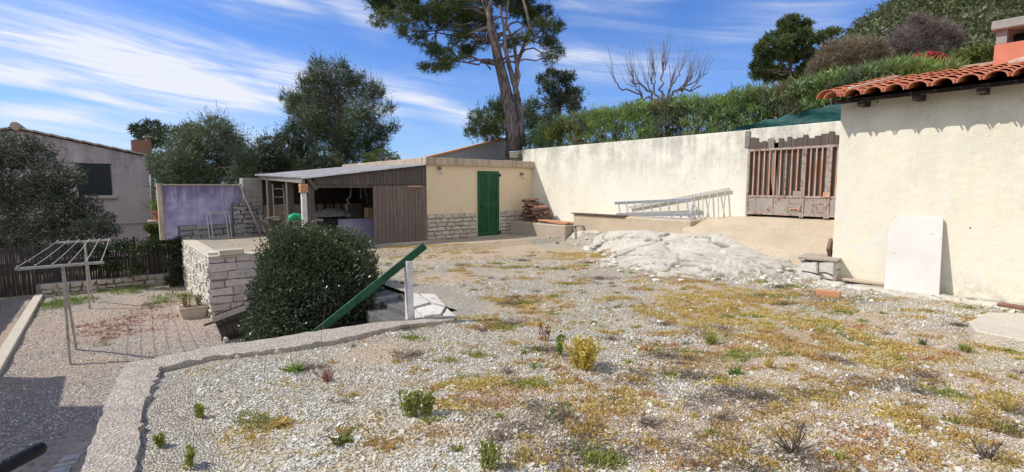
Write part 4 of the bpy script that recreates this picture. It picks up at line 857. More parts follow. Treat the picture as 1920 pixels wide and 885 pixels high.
mb = MB(); masonry((e0[0]-.055, e0[1]+.21, -.03), (0, -1, 0), .5, .38, (-1, 0, 0), rows=(.16, .24), lens=(.2, .3), jit=.03, dep=(.02, .05), seed=21, mb=mb); masonry((e0[0]-.05, e0[1]-.285, -.03), (1, 0, 0), .46, .38, (0, -1, 0), rows=(.16, .24), lens=(.2, .3), jit=.03, dep=(.02, .04), seed=22, mb=mb); part('stones', mb, MT['stone_white'], t)
mb = MB(); mb.obox((e0[0]+.16, e0[1]-.02, .385), (.56, .58, .05), Matrix.Rotation(R(8), 3, 'Z')); part('top_slab', mb, MT['concrete'], t, .012)
mb = MB(); mb.obox((e0[0]+.30, e0[1]-.10, .52), (.30, .05, .26), Matrix.Rotation(R(-32), 3, 'Y') @ Matrix.Rotation(R(10), 3, 'Z')); single('broken_tile', mb, MT['tile_old'], 'brown broken slab standing tilted on the plastered stone block', 'tile', (e0[0]+.2, e0[1]-.1, .41), bevel=.008)
mb = MB(); q = [U(px, py, .14)[:2] for px, py in ((1817, 600), (1850, 583), (1990, 588), (2010, 650), (1880, 627), (1828, 616))]; mb.prism(q, -.05, .13)
single('concrete_slab', mb, MT['concrete_pale'], 'thick pale concrete slab on the ground at the right edge', 'slab', (*q[0], 0), bevel=.02)
c = U(1898, 578, .13); mb = MB(); mb.obox((c[0], c[1], .155), (.10, .26, .045), Matrix.Rotation(R(-4), 3, 'Z')); single('brown_brick', mb, MT['brick_brown'], 'flat dark brown brick on the concrete slab at the right edge', 'brick', (c[0], c[1], .13), bevel=.012)
mb = MB(); mb.obox((HA-.06, 2.78, .075), (.10, .75, .05), Matrix.Rotation(R(2), 3, 'Z')); single('wall_foot_board', mb, MT['concrete_sand'], 'crumbling strip of mortar along the wall foot left of the panel', 'mortar strip', (HA-.06, 2.78, .05), bevel=.015)

# ------------------------------------------------------------------ handrail
pb = U(768, 598, .04)
t = thing('handrail', 'green wooden handrail sloping down along the stair past the round bush', 'handrail', pb)
ptop = Vb(797, 460, pb[1]-.07); pmid = Vb(605, 614, 5.64)
d_ = (Vector(pmid)-Vector(ptop)); pend = Vector(ptop)+d_*1.5
mb = MB(); mb.beam(ptop, pend, .05, .085); part('rail', mb, MT['rail_paint'], t, .008)
pz = Vb(768, 505, pb[1])[2]
mb = MB(); mb.box((pb[0]-.038, pb[1]-.04, -.05), (pb[0]+.038, pb[1]+.04, pz+.10)); part('post', mb, MT['white_post'], t, .008)
mb = MB(); mb.beam((pend.x+.15, 5.62, YZ), (pend.x+.15, 5.5, pend.z+.08), .07, .07, (1, 0, 0)); part('post', mb, MT['white_post'], t, .006)
# black rail end near the camera
t = thing('black_handrail', 'thick black round-ended rail cutting the bottom left corner', 'handrail', (*PT(40, 870, 1.9)[:2], .3))
a0_ = Vector(PT(72, 843, 1.9)); a1_ = Vector(PT(-260, 1010, 1.45)); dd = (a0_-a1_).normalized()
mb = MB(); rr = .027; pts_ = [a1_, a0_]+[a0_+dd*rr*math.sin(R(q)) for q in (25, 50, 70, 85)]; mb.tube(pts_, [rr, rr]+[rr*math.cos(R(q)) for q in (25, 50, 70, 85)], 20); part('rail', mb, MT['black'], t, smooth=True)
mb = MB(); mb.tube([a1_, (a1_.x, a1_.y, YZ)], .022, 12); part('post', mb, MT['black'], t)

# ------------------------------------------------------------------ clothes drying frame
t = thing('clothes_line', 'steel clothes line with two cross bars and wires, standing in the lower yard', 'clothes line', (-.6, 11.2, YZ))
f0 = [(-1.19, 11.17, .26), (-.08, 11.24, .26)]; f1 = [(-.96, 15.94, .26), (.05, 15.89, .26)]
for (q0, q1, bx, by) in ((f0[0], f0[1], -.62, 11.2), (f1[0], f1[1], -.45, 15.92)):
    mb = MB(); mb.beam(q0, q1, .035, .045); c = part('cross_bar', mb, MT['line_post'], t, .004)
    for s in (0, 1):
        mb = MB(); mb.beam((bx, by+(.04 if s else -.02), .25), (bx+(.05 if s else 0), by+(.75 if s else -.22), YZ-.05), .055, .035, (1, 0, 0)); part('leg', mb, MT['line_post'], t, .004)
    for k in range(6):
        f = .03+.94*k/5; P_ = Vector(q0).lerp(Vector(q1), f); mb = MB(); mb.box((P_.x-.012, P_.y-.012, .281), (P_.x+.012, P_.y+.012, .315)); part('hook', mb, MT['wire'], c)
for k in range(6):
    f = .03+.94*k/5; P0 = Vector(f0[0]).lerp(Vector(f0[1]), f); P1 = Vector(f1[0]).lerp(Vector(f1[1]), f); pts_ = []
    for j in range(9): s = j/8; p = P0.lerp(P1, s); pts_.append((p.x, p.y, .30-.015*4*s*(1-s)))
    mb = MB(); mb.tube(pts_, .0055, 5); part('wire', mb, MT['wire'], t)

# ------------------------------------------------------------------ crate, planter, terrace objects
c = U(430, 640, YZ); c = (c[0]+.15, c[1]+.25, YZ); t = thing('wooden_crate', 'old tilted wooden crate of upright slats below the stone terrace corner', 'crate', c)
M_ = Matrix.Rotation(R(-8), 3, 'Z') @ Matrix.Rotation(R(-16), 3, 'Y') @ Matrix.Rotation(R(14), 3, 'X')
def cb(mb, o, s): v = M_ @ Vector(o); mb.obox((c[0]+v.x, c[1]+v.y, c[2]+.30+v.z), s, M_)
mb = MB()
for k in range(5): cb(mb, (-.22+.11*k, -.2, 0), (.10, .022, .42)); cb(mb, (-.22+.11*k, .2, 0), (.10, .022, .42))
part('slats', mb, MT['wood_old'], t, .003)
mb = MB()
for k in range(4): cb(mb, (-.28, -.16+.105*k, 0), (.022, .095, .42)); cb(mb, (.28, -.16+.105*k, 0), (.022, .095, .42))
part('end_slats', mb, MT['wood_old'], t, .003)
mb = MB(); cb(mb, (0, -.225, -.16), (.62, .03, .07)); cb(mb, (0, -.225, .14), (.58, .028, .05)); cb(mb, (0, 0, -.2), (.54, .38, .02)); part('base_frame', mb, MT['wood_dark'], t, .004)
mb = MB(); cb(mb, (-.02, -.08, .24), (.60, .24, .03)); cb(mb, (-.36, .0, .16), (.26, .04, .04)); part('lid', mb, MT['wood_old'], t, .004)
mb = MB(); boulder(mb, (c[0]-.22, c[1]-.3, YZ+.05), (.05, .05, .07), 2, 2); single('white_stone', mb, MT['stone_white'], 'small white stone against the foot of the wooden crate', 'stone', (c[0]-.22, c[1]-.3, YZ))
c = U(366, 597, YZ); c = (c[0], c[1]+.2, YZ); t = thing('planter', 'long beige planter box with dry yellow plants, beside the stone terrace wall', 'planter', c)
mb = MB(); x, y, z_ = c; h = .24
v = [(x-.22, y-.13, z_-.02), (x+.22, y-.13, z_-.02), (x+.22, y+.13, z_-.02), (x-.22, y+.13, z_-.02), (x-.28, y-.17, z_+h), (x+.28, y-.17, z_+h), (x+.28, y+.17, z_+h), (x-.28, y+.17, z_+h)]
mb.raw(v, BOXF); part('box', mb, MT['planter'], t, .012)
mb = MB(); mb.box((x-.30, y-.19, z_+h-.02), (x+.30, y-.165, z_+h+.012)); mb.box((x-.30, y+.165, z_+h-.02), (x+.30, y+.19, z_+h+.012)); mb.box((x-.30, y-.164, z_+h-.02), (x-.275, y+.164, z_+h+.012)); mb.box((x+.275, y-.164, z_+h-.02), (x+.30, y+.164, z_+h+.012)); part('rim', mb, MT['planter'], t, .005)
mb = MB(); mb.box((x-.27, y-.16, z_+h+.001), (x+.27, y+.16, z_+h+.008)); part('soil', mb, MT['soil'], t); PLANTER = (x, y, z_+h)
c = U(402, 480, .03); mb = MB(); mb.obox((c[0]+.22, c[1]+.30, .055), (.62, .34, .08), Matrix.Rotation(R(-4), 3, 'Z')); single('kerb_block', mb, MT['stone_white'], 'longer pale stone block lying on the terrace corner, behind', 'stone block', (c[0]+.2, c[1]+.3, .02), bevel=.012)
mb = MB(); mb.obox((c[0]+.34, c[1]+.05, .09), (.50, .20, .12), Matrix.Rotation(R(3), 3, 'Z')); single('kerb_block', mb, MT['concrete_pale'], 'squared grey stone block at the terrace corner, in front', 'stone block', (c[0]+.34, c[1]+.05, .03), bevel=.012)
# light metal frame leaning on the stone
A0 = Vb(393, 445, PB-.5); A1 = Vb(435, 445, PB-.5); t = thing('metal_stand', 'thin pale metal stand leaning on the rubble base of the purple wall', 'stand', (A0[0], PB-.5, 0))
for a in (A0[0], A0[0]+.09, A1[0]-.09, A1[0]): mb = MB(); mb.tube([(a, PB-.5, .02), (a, PB-.18, .80)], .013, 8); part('leg', mb, MT['steel_old'], t)
mb = MB(); mb.tube([(A0[0], PB-.18, .80), (A1[0], PB-.18, .80)], .013, 8); mb.tube([(A0[0], PB-.48, .06), (A1[0], PB-.48, .06)], .011, 8); mb.tube([(A0[0]+.09, PB-.2, .75), (A1[0]-.09, PB-.2, .75)], .009, 8); part('cross_bar', mb, MT['steel_old'], t)
mb = MB(); mb.beam(Vb(488, 438, PB-.75), Vb(450, 346, PB-.33), .10, .04, (1, 0, 0)); single('leaning_plank', mb, MT['wood_grey'], 'long grey plank leaning diagonally across the rubble stone wall end', 'plank', Vb(488, 440, PB-.7), bevel=.004)
mb = MB(); mb.beam(Vb(497, 436, PB-.9), Vb(486, 396, PB-.5), .05, .03, (1, 0, 0)); single('leaning_stake', mb, MT['wood_grey'], 'short grey stake leaning beside the log at the lean-to corner', 'stake', Vb(497, 436, PB-.9), bevel=.004)
# upright log
b_l = 14.7; q0 = Vb(522, 464, b_l); q1 = Vb(507, 411, b_l); base = (q0[0], b_l, .0)
t = thing('tree_log', 'thick split grey log standing tilted at the corner of the lean-to', 'log', base)
import bmesh
bm = bmesh.new(); nseg = 16; nr_ = 14; vv = []
for i in range(nr_+1):
    s = i/nr_; cx = q0[0]+(q1[0]-q0[0])*s; cz = -.03+(q1[2]+.03)*s
    for k in range(nseg):
        an = 2*math.pi*k/nseg; r_ = (.17+.05*s)*(1+.22*math.sin(an*3+1)+.12*math.sin(an*7+s*3)+.05*math.sin(s*20+an)); vv.append((cx+math.cos(an)*r_, b_l+math.sin(an)*r_*.8, cz+(.04*math.sin(an*2) if i == nr_ else 0)))
bm.free(); mb = MB(); mb.raw(vv, [(i*nseg+k, i*nseg+(k+1) % nseg, (i+1)*nseg+(k+1) % nseg, (i+1)*nseg+k) for i in range(nr_) for k in range(nseg)]+[tuple(nr_*nseg+k for k in range(nseg))]); part('log_body', mb, MT['wood_old'], t)
mb = MB(); mb.tube([(q1[0]-.12, b_l-.1, q1[2]+.03), (q1[0]+.2, b_l-.1, q1[2]+.06)], .025, 8); part('stub', mb, MT['wood_grey'], t)
# wooden ladder in the corner of the lean-to
b_l = 14.9; L0 = Vb(518, 445, b_l); L1 = Vb(533, 446, b_l); T0_ = Vb(511, 346, b_l+.5); T1_ = Vb(531, 347, b_l+.5)
ladder('wooden_ladder', 'old grey wooden ladder standing upright in the lean-to corner', [T0_, (L0[0]-.02, b_l, .02)], [T1_, (L1[0]+.08, b_l, .02)], 7, 0, MT['wood_grey'], tr=.028)
# table with green sack
bt = 13.9; c0_ = Vb(546, 413, bt); c1_ = Vb(577, 413, bt); tz = c0_[2]; t = thing('work_table', 'rough wooden work table with a green sack on it, inside the lean-to', 'table', (c0_[0], bt, 0))
mb = MB(); mb.box((c0_[0], bt-.2, tz-.04), (c1_[0]+.35, bt+.35, tz)); part('tabletop', mb, MT['wood_grey'], t, .004)
for (x, y) in ((c0_[0]+.12, bt-.15), (c0_[0]+.35, bt-.15), (c0_[0]+.12, bt+.25), (c1_[0]+.25, bt+.25)): mb = MB(); mb.box((x, y, -.05), (x+.05, y+.05, tz-.042)); part('leg', mb, MT['wood_grey'], t)
mb = MB(); mb.beam((c0_[0]+.2, bt-.22, .05), (c1_[0]+.2, bt-.22, .55), .03, .05); part('brace', mb, MT['wood_grey'], t)
mb = MB(); boulder(mb, (c0_[0]+.15, bt, tz+.07), (.20, .16, .12), 4); boulder(mb, (c0_[0]+.02, bt-.05, tz+.06), (.12, .12, .11), 6); boulder(mb, (c0_[0]+.3, bt, tz+.08), (.14, .14, .08), 1); single('green_sack', mb, MT['bag_green'], 'crumpled green plastic sack on the work table in the lean-to', 'sack', (c0_[0]+.15, bt, tz), smooth=True)
mb = MB(); boulder(mb, (c0_[0]+.48, bt-.02, tz+.08), (.13, .12, .07), 8); single('white_bag', mb, MT['white_plastic'], 'small white crumpled bag beside the green sack', 'bag', (c0_[0]+.48, bt, tz), smooth=True)
# covered barbecue
bt = 14.6; c0_ = Vb(597, 405, bt); c1_ = Vb(652, 405, bt); zt_ = Vb(620, 392, bt)[2]; t = thing('covered_barbecue', 'barbecue under a wrinkled silver tarp, in the middle of the dark lean-to', 'barbecue', ((c0_[0]+c1_[0])/2, bt, 0))
W_ = c1_[0]-c0_[0]; mb = MB(); na_, nb2 = 26, 16; v = []
for j in range(nb2):
    for i in range(na_):
        u = i/(na_-1); w = j/(nb2-1); h = (math.sin(math.pi*u)**.6)*(math.sin(math.pi*w)**.5); v.append((c0_[0]-.12+(W_+.24)*u, bt-.3+.7*w, zt_-.20+h*.22+.02*math.sin(u*31+w*9)*math.sin(w*17)))
mb.raw(v, [(j*na_+i, j*na_+i+1, (j+1)*na_+i+1, (j+1)*na_+i) for j in range(nb2-1) for i in range(na_-1)]); part('tarp', mb, MT['tarp'], t, smooth=True)
mb = MB(); mb.box((c0_[0]+.05, bt-.2, .45), (c1_[0]-.05, bt+.3, zt_-.25)); part('body', mb, MT['black'], t, .02)
for x in (c0_[0]+.1, c1_[0]-.15):
    for y in (bt-.15, bt+.2): mb = MB(); mb.box((x, y, -.05), (x+.04, y+.04, .45)); part('leg', mb, MT['black'], t)
# chest with lavender lid, cardboard, boards standing inside
c0_ = Vb(645, 412, 13.9); c1_ = Vb(700, 412, 13.9); t = thing('chest', 'lavender chest freezer half hidden by the barn door and the bush', 'chest', (c0_[0], 13.9, 0))
mb = MB(); mb.box((c0_[0], 13.9, -.05), (c1_[0]+.3, 14.5, c0_[2]-.05)); part('body', mb, MT['lavender'], t, .02)
mb = MB(); mb.box((c0_[0]-.01, 13.88, c0_[2]-.047), (c1_[0]+.31, 14.52, c0_[2])); part('lid', mb, MT['lavender'], t, .012)
zc = c0_[2]; mb = MB(); ce = Vb(690, 390, 14.0); mb.box((ce[0], 14.0, zc+.002), (ce[0]+.3, 14.3, ce[2])); single('cardboard_box', mb, MT['card'], 'brown cardboard box on the lavender chest beside the barn door', 'box', (ce[0]+.1, 14.1, zc), bevel=.004)
rg = random.Random(8); P_ = []
for k in range(7):
    mb = MB(); x = 5.15+k*.17; mb.beam((x, 16.4, .0), (x+rg.uniform(-.15, .2), 17.2, rg.uniform(1.3, 1.75)), rg.uniform(.06, .12), .03, (1, 0, 0))
    single('stored_board', mb, MT['wood_dark'], 'dark board standing upright among the others at the back of the lean-to', 'board', (x, 16.4, 0), 'boards stored at the back of the lean-to')
bt = 15.6; mb = MB(); q = [Vb(652, 396, bt), Vb(649, 386, bt), Vb(655, 381, bt), Vb(650, 375, bt), Vb(657, 369, bt), Vb(659, 340, bt)]; mb.tube(q, [.03, .035, .03, .035, .02, .01], 7); mb.tube([q[0], (q[0][0], bt, .0)], .02, 7)
single('coiled_hose', mb, MT['white_plastic'], 'pale crinkled hose hanging in the dark lean-to behind the silver tarp', 'hose', q[0])
mb = MB(); qa = Vb(676, 345, 15.0); mb.beam(qa, (qa[0], 15.0, qa[2]-.45), .05, .03, (1, 0, 0)); single('hanging_strip', mb, MT['wood_grey'], 'narrow pale wooden strip hanging from the lean-to roof', 'strip', qa)
# flower pot on the wall end by the neighbour
c = Vb(299, 404, 19.3); t = thing('flower_pot', 'terracotta flower pot with a leafy plant at the left end of the purple wall', 'flower pot', (c[0]-.05, 19.3, c[2]-.12))
mb = MB(); x, y, z_ = c[0]-.05, 19.3, c[2]; mb.tube([(x, y, z_-.14), (x, y, z_+.08), (x, y, z_+.081), (x, y, z_+.14)], [.10, .15, .175, .18], 18, True); part('pot', mb, MT['terracotta'], t)
POT = (x, y, z_+.14)
mb = MB(); mb.box((x-.25, y-.2, YZ), (x+.22, y+.25, z_-.142)); single('pot_pedestal', mb, MT['parapet'], 'pale square pedestal carrying the terracotta flower pot', 'pedestal', (x, y, YZ), bevel=.02)
# green shade netting along the hedge
t = thing('shade_net', 'dark teal shade netting stretched along the foot of the oleander hedge', 'netting', (WA+.35, 4.5, 2.5))
mb = MB(); v = []; xs = np.linspace(1300, 1640, 60)
for k, px in enumerate(xs):
    pa = Va(px, 300, WA+.38); bb = pa[1]; top = 2.72+np.interp(px, [1300, 1340, 1450, 1570, 1640], [.02, .12, .36, .52, .60])+.02*math.sin(k*.9); nn = 9
    for j in range(nn+1): v.append((WA+.38+.05*math.sin(j*1.9+k*.35)*(j/nn), bb, 2.35+(top-2.35)*j/nn))
mb.raw(v, [(k*10+j, k*10+j+1, k*10+11+j, k*10+10+j) for k in range(59) for j in range(9)]); part('net', mb, MT['net'], t, smooth=True)
for px in (1345, 1450, 1545):
    bb = Va(px, 300, WA+.42)[1]; mb = MB(); mb.tube([(WA+.45, bb, 2.2), (WA+.45, bb, 3.1 if px > 1400 else 2.85)], .018, 8); part('post', mb, MT['gate_bar'], t)
# ------------------------------------------------------------------ foliage
RS = np.random.RandomState(42)
def unit(n):
    v = RS.normal(size=(n, 3)); return v/np.linalg.norm(v, axis=1)[:, None]
def leaf_quads(mb, c, d, L_, W_, flat=None):
    """rhombus leaves at c pointing along d"""
    n = len(c); r = unit(n) if flat is None else flat; s = np.cross(d, r); s /= (np.linalg.norm(s, axis=1)[:, None]+1e-9)
    L_ = np.broadcast_to(L_, (n,))[:, None]; W_ = np.broadcast_to(W_, (n,))[:, None]
    v = np.stack([c-d*L_*.5, c+s*W_*.5-d*L_*.05, c+d*L_*.5, c-s*W_*.5-d*L_*.05], 1).reshape(-1, 3)
    i = np.arange(n)*4; mb.raw(v, np.stack([i, i+1, i+2, i+3], 1))
def blob_pts(c, r, n, shell=.45, squash=.8):
    r = r*1.08
    u = unit(n); rad = (shell+(1-shell)*RS.rand(n))**.8; lump = 1+.28*np.sin(u[:, 0]*5+c[0]*7)*np.sin(u[:, 1]*6+c[1]*5)*np.cos(u[:, 2]*5+c[2]*3)+.14*np.sin(u[:, 0]*13+u[:, 2]*11+c[0])
    p = u*(rad*lump*r)[:, None]; p[:, 2] *= squash; return np.array(c)+p, u
def tufts(mb, c, r, n, nl, L_, W_, up=.5, squash=.8, shell=.45, spread=.8):
    p, u = blob_pts(c, r, n, shell, squash); u = u+np.array([0, 0, up]); u /= np.linalg.norm(u, axis=1)[:, None]
    P = np.repeat(p, nl, 0); D = np.repeat(u, nl, 0)+RS.normal(size=(n*nl, 3))*spread; D /= np.linalg.norm(D, axis=1)[:, None]
    ln = L_*(.6+.8*RS.rand(n*nl)); leaf_quads(mb, P+D*ln[:, None]*.5, D, ln, W_*(.7+.6*RS.rand(n*nl)))
def puffs(mb, c, r, n, nl, L_, W_, up=.5, squash=.8, k=6):
    u = unit(k); u[:, 2] = u[:, 2]*.8+.05
    for q in u: tufts(mb, np.array(c)+q*r*np.array([.68, .68, .68*squash]), r*RS.uniform(.30, .50), max(8, n//k), nl, L_, W_, up, squash, .5)
def shoots(mb, c, r, n, m_, SL_, L_, W_, up=.9):
    u = unit(n); p = np.array(c)+u*(r*(.25+.75*RS.rand(n)**.6))[:, None]; d = u*.75+np.array([0, 0, up])+RS.normal(size=(n, 3))*.32; d /= np.linalg.norm(d, axis=1)[:, None]
    s = np.tile(np.arange(m_)/m_, n); ln = SL_*(.5+.8*RS.rand(n)); P = np.repeat(p, m_, 0)+np.repeat(d*ln[:, None], m_, 0)*s[:, None]
    D = np.repeat(d, m_, 0)*.75+RS.normal(size=(n*m_, 3))*.5; D /= np.linalg.norm(D, axis=1)[:, None]; l2 = L_*(.7+.5*RS.rand(n*m_))*(1.15-.5*s); leaf_quads(mb, P+D*l2[:, None]*.5, D, l2, W_)
def limb(mb, p, q, r0, r1, seed, wob=.08, n=7, sides=7):
    rg = random.Random(seed); p = Vector(p); q = Vector(q); L_ = (q-p).length; pts = []
    for k in range(n+1):
        s = k/n; w = L_*wob*math.sin(math.pi*s); pts.append(p.lerp(q, s)+Vector((rg.uniform(-w, w), rg.uniform(-w, w), rg.uniform(-w, w)+L_*.06*math.sin(math.pi*s))))
    mb.tube(pts, [r0+(r1-r0)*k/n for k in range(n+1)], sides); return pts
def tree(name, label, clumps, Y, mat, trunk=None, tr=.25, dens=60, nl=5, L_=.22, W_=.035, group=None, bark='bark', squash=.8, up=.5, shell=.45, jit=.12, cat='tree', spread=.8, foot=None, style='tuft'):
    """clumps: (px, py, radius px); every clump gets its own distance near Y"""
    rg = random.Random(int(abs(clumps[0][0])*7+Y)); cs = []
    for (px, py, rp) in clumps:
        yy = Y*(1+rg.uniform(-jit, jit)*.5); cs.append((np.array(PT(px, py, yy)), rp*yy/950))
    if trunk is None: mx = sum(c[0] for c in clumps)/len(clumps); tp = PT(mx, max(c[1] for c in clumps), Y); trunk = [(tp[0], tp[1], (YZ if tp[0] < 9 else 2.0) if foot is None else foot), tuple(sum(c[0] for c in cs)/len(cs))]
    t = thing(name, label, cat, trunk[0], group)
    mb = MB(); n_ = len(trunk); mb.tube(trunk, [tr*(1-.7*i/max(1, n_-1)) for i in range(n_)], 12)
    part('trunk', mb, MT[bark], t, smooth=True)
    mb = MB(); tv = [Vector(q) for q in trunk]; path = [tv[i].lerp(tv[i+1], s/6) for i in range(len(tv)-1) for s in range(6)]+[tv[-1]]; lo = max(3, int(len(path)*.45))
    for k, (c, r) in enumerate(cs):
        cv = Vector(c); s_ = min(path[lo:], key=lambda q: (q-cv).length+max(0, q.z-cv.z)*1.5); limb(mb, s_, cv, max(.02, tr*.17), .012, k)
    part('limbs', mb, MT[bark], t)
    mb = MB()
    for (c, r) in cs:
        if style == 'puff': puffs(mb, c, r, max(40, int(dens*r*r*4.6)), nl, L_, W_, up, squash)
        elif style == 'shoot': tufts(mb, c, r*.92, max(20, int(dens*r*r*5.2)), 5, L_, W_, up, squash, shell, .9); shoots(mb, c, r*.92, max(14, int(dens*r*r*1.5)), 12, .55, L_*.72, W_*.8, up)
        else: tufts(mb, c, r, max(30, int(dens*r*r*5.5)), nl, L_, W_, up, squash, shell, spread)
    part('crown', mb, LF[mat], t); return t, cs

# the tall pine behind the shed
PT_ = lambda px, py, Y=19.0: PT(px, py, Y)
trunk = [PT_(967, 282), PT_(963, 245), PT_(955, 200), PT_(944, 150), PT_(934, 110), PT_(925, 65), PT_(914, 25), PT_(905, -15), PT_(900, -80)]
clumps = [(700,8,34),(735,0,45),(768,35,36),(722,38,26),(800,5,50),(828,38,36),(858,15,45),(808,100,26),(838,112,30),(862,98,26),(800,122,17),(825,128,18),(898,45,36),(880,-25,60),(940,0,44),(975,35,34),(1002,12,36),(1022,52,26),(1032,82,24),(1030,110,17),(982,70,22),(1010,-25,50),(955,85,16),(760,-60,60),(850,-95,70),(950,-80,70),(1020,-65,45),(790,70,22),(862,70,26),(755,62,14),(1042,48,18),(700,-40,45),(905,80,18),(1045,98,14)]
t, cs = tree('tall_pine', 'tall leaning stone pine with bare purple-grey trunk rising behind the shed roof', clumps, 19.0, 'pine', trunk, .27, 180, 6, .18, .020, jit=.16, squash=.66, up=.35, style='puff')
mb = MB(); limb(mb, PT_(982, 275), PT_(972, 190), .14, .11, 3, .02, 6, 10); limb(mb, PT_(972, 190), PT_(953, 120), .11, .08, 4, .02, 6, 10); part('second_trunk', mb, MT['bark'], t, smooth=True)
mb = MB()
for path_, r in (([(965,165),(968,120),(985,85),(992,50),(985,15),(975,-30)], .085), ([(968,120),(962,80),(952,45),(950,10),(955,-30)], .07), ([(935,110),(915,60),(918,20),(925,-20)], .10), ([(955,125),(945,90),(948,50),(935,10)], .09), ([(920,130),(905,115),(890,108)], .035), ([(975,70),(1000,78),(1025,85)], .04), ([(985,85),(1010,60),(1030,45)], .04), ([(905,20),(860,30),(820,60),(815,100)], .07), ([(915,50),(870,65),(840,100)], .05), ([(905,0),(830,5),(760,20),(715,20)], .08), ([(966,175),(972,140),(968,110)], .07)):
    mb.tube([PT_(x+3*math.sin(i*2.3), y, 19+.4*math.sin(i*1.7+x)) for i, (x, y) in enumerate(path_)], [r*(1-.6*i/(len(path_)-1)) for i in range(len(path_))], 8)
part('branches', mb, MT['bark_pale'], t, smooth=True)
tree('dark_pine', 'dark drooping pine standing right of the tall bare trunk, above the hedge', [(1050,150,25),(1062,178,30),(1036,196,27),(1076,206,20),(1040,138,15),(1030,165,20),(1080,190,12),(1015,150,12)], 26, 'pine_dark', None, .2, 150, 5, .22, .03, style='puff')
tree('green_pine', 'fresh green pine seen low between the grey gable and the tall trunk', [(900,238,22),(930,212,24),(955,200,25),(920,250,20),(985,225,24),(893,216,12),(942,235,24),(882,250,10),(1000,200,15),(1010,235,22),(1040,225,20)], 31, 'pine', None, .2, 110, 5, .24, .034, up=.7, style='shoot')
tree('broad_pine', 'tall spiky pine rising behind the lean-to roof, the largest on the left', [(600,150,22),(590,178,32),(640,162,32),(688,178,28),(556,192,18),(535,184,9),(620,212,45),(680,222,36),(715,250,22),(738,240,10),(652,258,40),(600,250,38),(700,275,28),(640,292,34),(596,122,13),(637,128,15),(664,150,18),(708,172,13),(728,205,12),(575,235,34),(560,205,20),(690,300,26),(575,160,14),(582,138,9),(612,128,8),(548,205,12)], 24, 'pine_mid', None, .3, 120, 6, .24, .024, up=1.0, squash=1.0, shell=.15, spread=.5, style='shoot')
tree('dark_conifer', 'small very dark conifer in front of the tall spiky pine', [(545,252,15),(540,278,24),(560,300,30),(500,292,22),(512,312,28),(545,322,28),(490,322,22),(528,262,12),(600,310,26),(545,238,8),(480,300,14),(575,280,22),(500,270,16),(620,320,24),(570,325,26)], 21.5, 'pine_dark', None, .15, 150, 5, .2, .03, spread=.9, up=.5, style='shoot')
tree('bushy_pine', 'wide grey-green feathery pine between the mauve house and the lean-to', [(340,300,32),(372,262,28),(402,250,28),(430,268,24),(332,272,18),(390,300,38),(440,300,28),(350,332,34),(420,330,30),(302,322,16),(455,325,22),(408,230,12),(290,305,12),(315,350,22),(318,385,18),(300,300,18),(395,232,8),(460,290,24),(480,315,26),(470,335,22),(440,262,16),(425,240,12),(320,330,30),(380,335,30),(350,285,26)], 20, 'pine_grey', None, .2, 150, 6, .2, .026, up=.45, squash=.85, shell=.3, spread=.55, style='shoot')
tree('distant_pine', 'small dark round pine behind the brick chimney of the mauve house', [(262,245,13),(285,238,14),(305,248,12),(280,262,18),(250,240,6),(300,262,14)], 45, 'pine_dark', None, .2, 55, 4, .4, .08, foot=YZ)
tree('round_pine', 'round-topped fresh green pine behind the wide feathery one', [(355,248,18),(338,250,14),(372,246,14),(350,262,20)], 34, 'pine', None, .2, 60, 4, .3, .06, foot=YZ)
tree('shrub', 'small light green shrub behind the lean-to roof edge', [(715,290,14),(692,296,12),(738,292,9),(725,300,12),(745,300,8)], 21, 'green_shrub', None, .06, 170, 5, .09, .04, cat='shrub', bark='twig')
tree('olive_tree', 'grey-green small-leaved tree spreading in front of the mauve house at the left edge', [(18,300,36),(68,292,34),(100,330,40),(40,368,48),(120,382,40),(162,392,28),(90,428,38),(172,428,30),(206,432,18),(30,440,40),(135,452,26),(60,268,18),(8,262,24),(-35,350,60),(-50,280,50),(80,360,38),(130,335,24),(150,420,30),(200,410,14),(0,400,44),(60,465,25),(-20,460,40)], 16.2, 'olive', [PT(118, 600, 16.2)[:2]+(YZ,), PT(105, 470, 16.2), PT(95, 380, 16.2), PT(70, 320, 16.2)], .13, 420, 3, .075, .034, bark='twig', shell=.3, spread=1.2)
tree('dense_pine', 'dense dark rounded pine rising behind the right part of the oleander hedge', [(1462,62,28),(1490,48,26),(1440,94,26),(1480,90,32),(1518,72,24),(1508,108,28),(1452,128,26),(1426,122,16),(1550,66,12),(1545,98,20),(1490,138,28),(1432,82,12),(1530,130,22),(1416,140,10),(1475,45,14),(1563,60,9),(1440,145,18)], 36, 'pine', None, .25, 150, 5, .28, .055, squash=.7, style='puff')
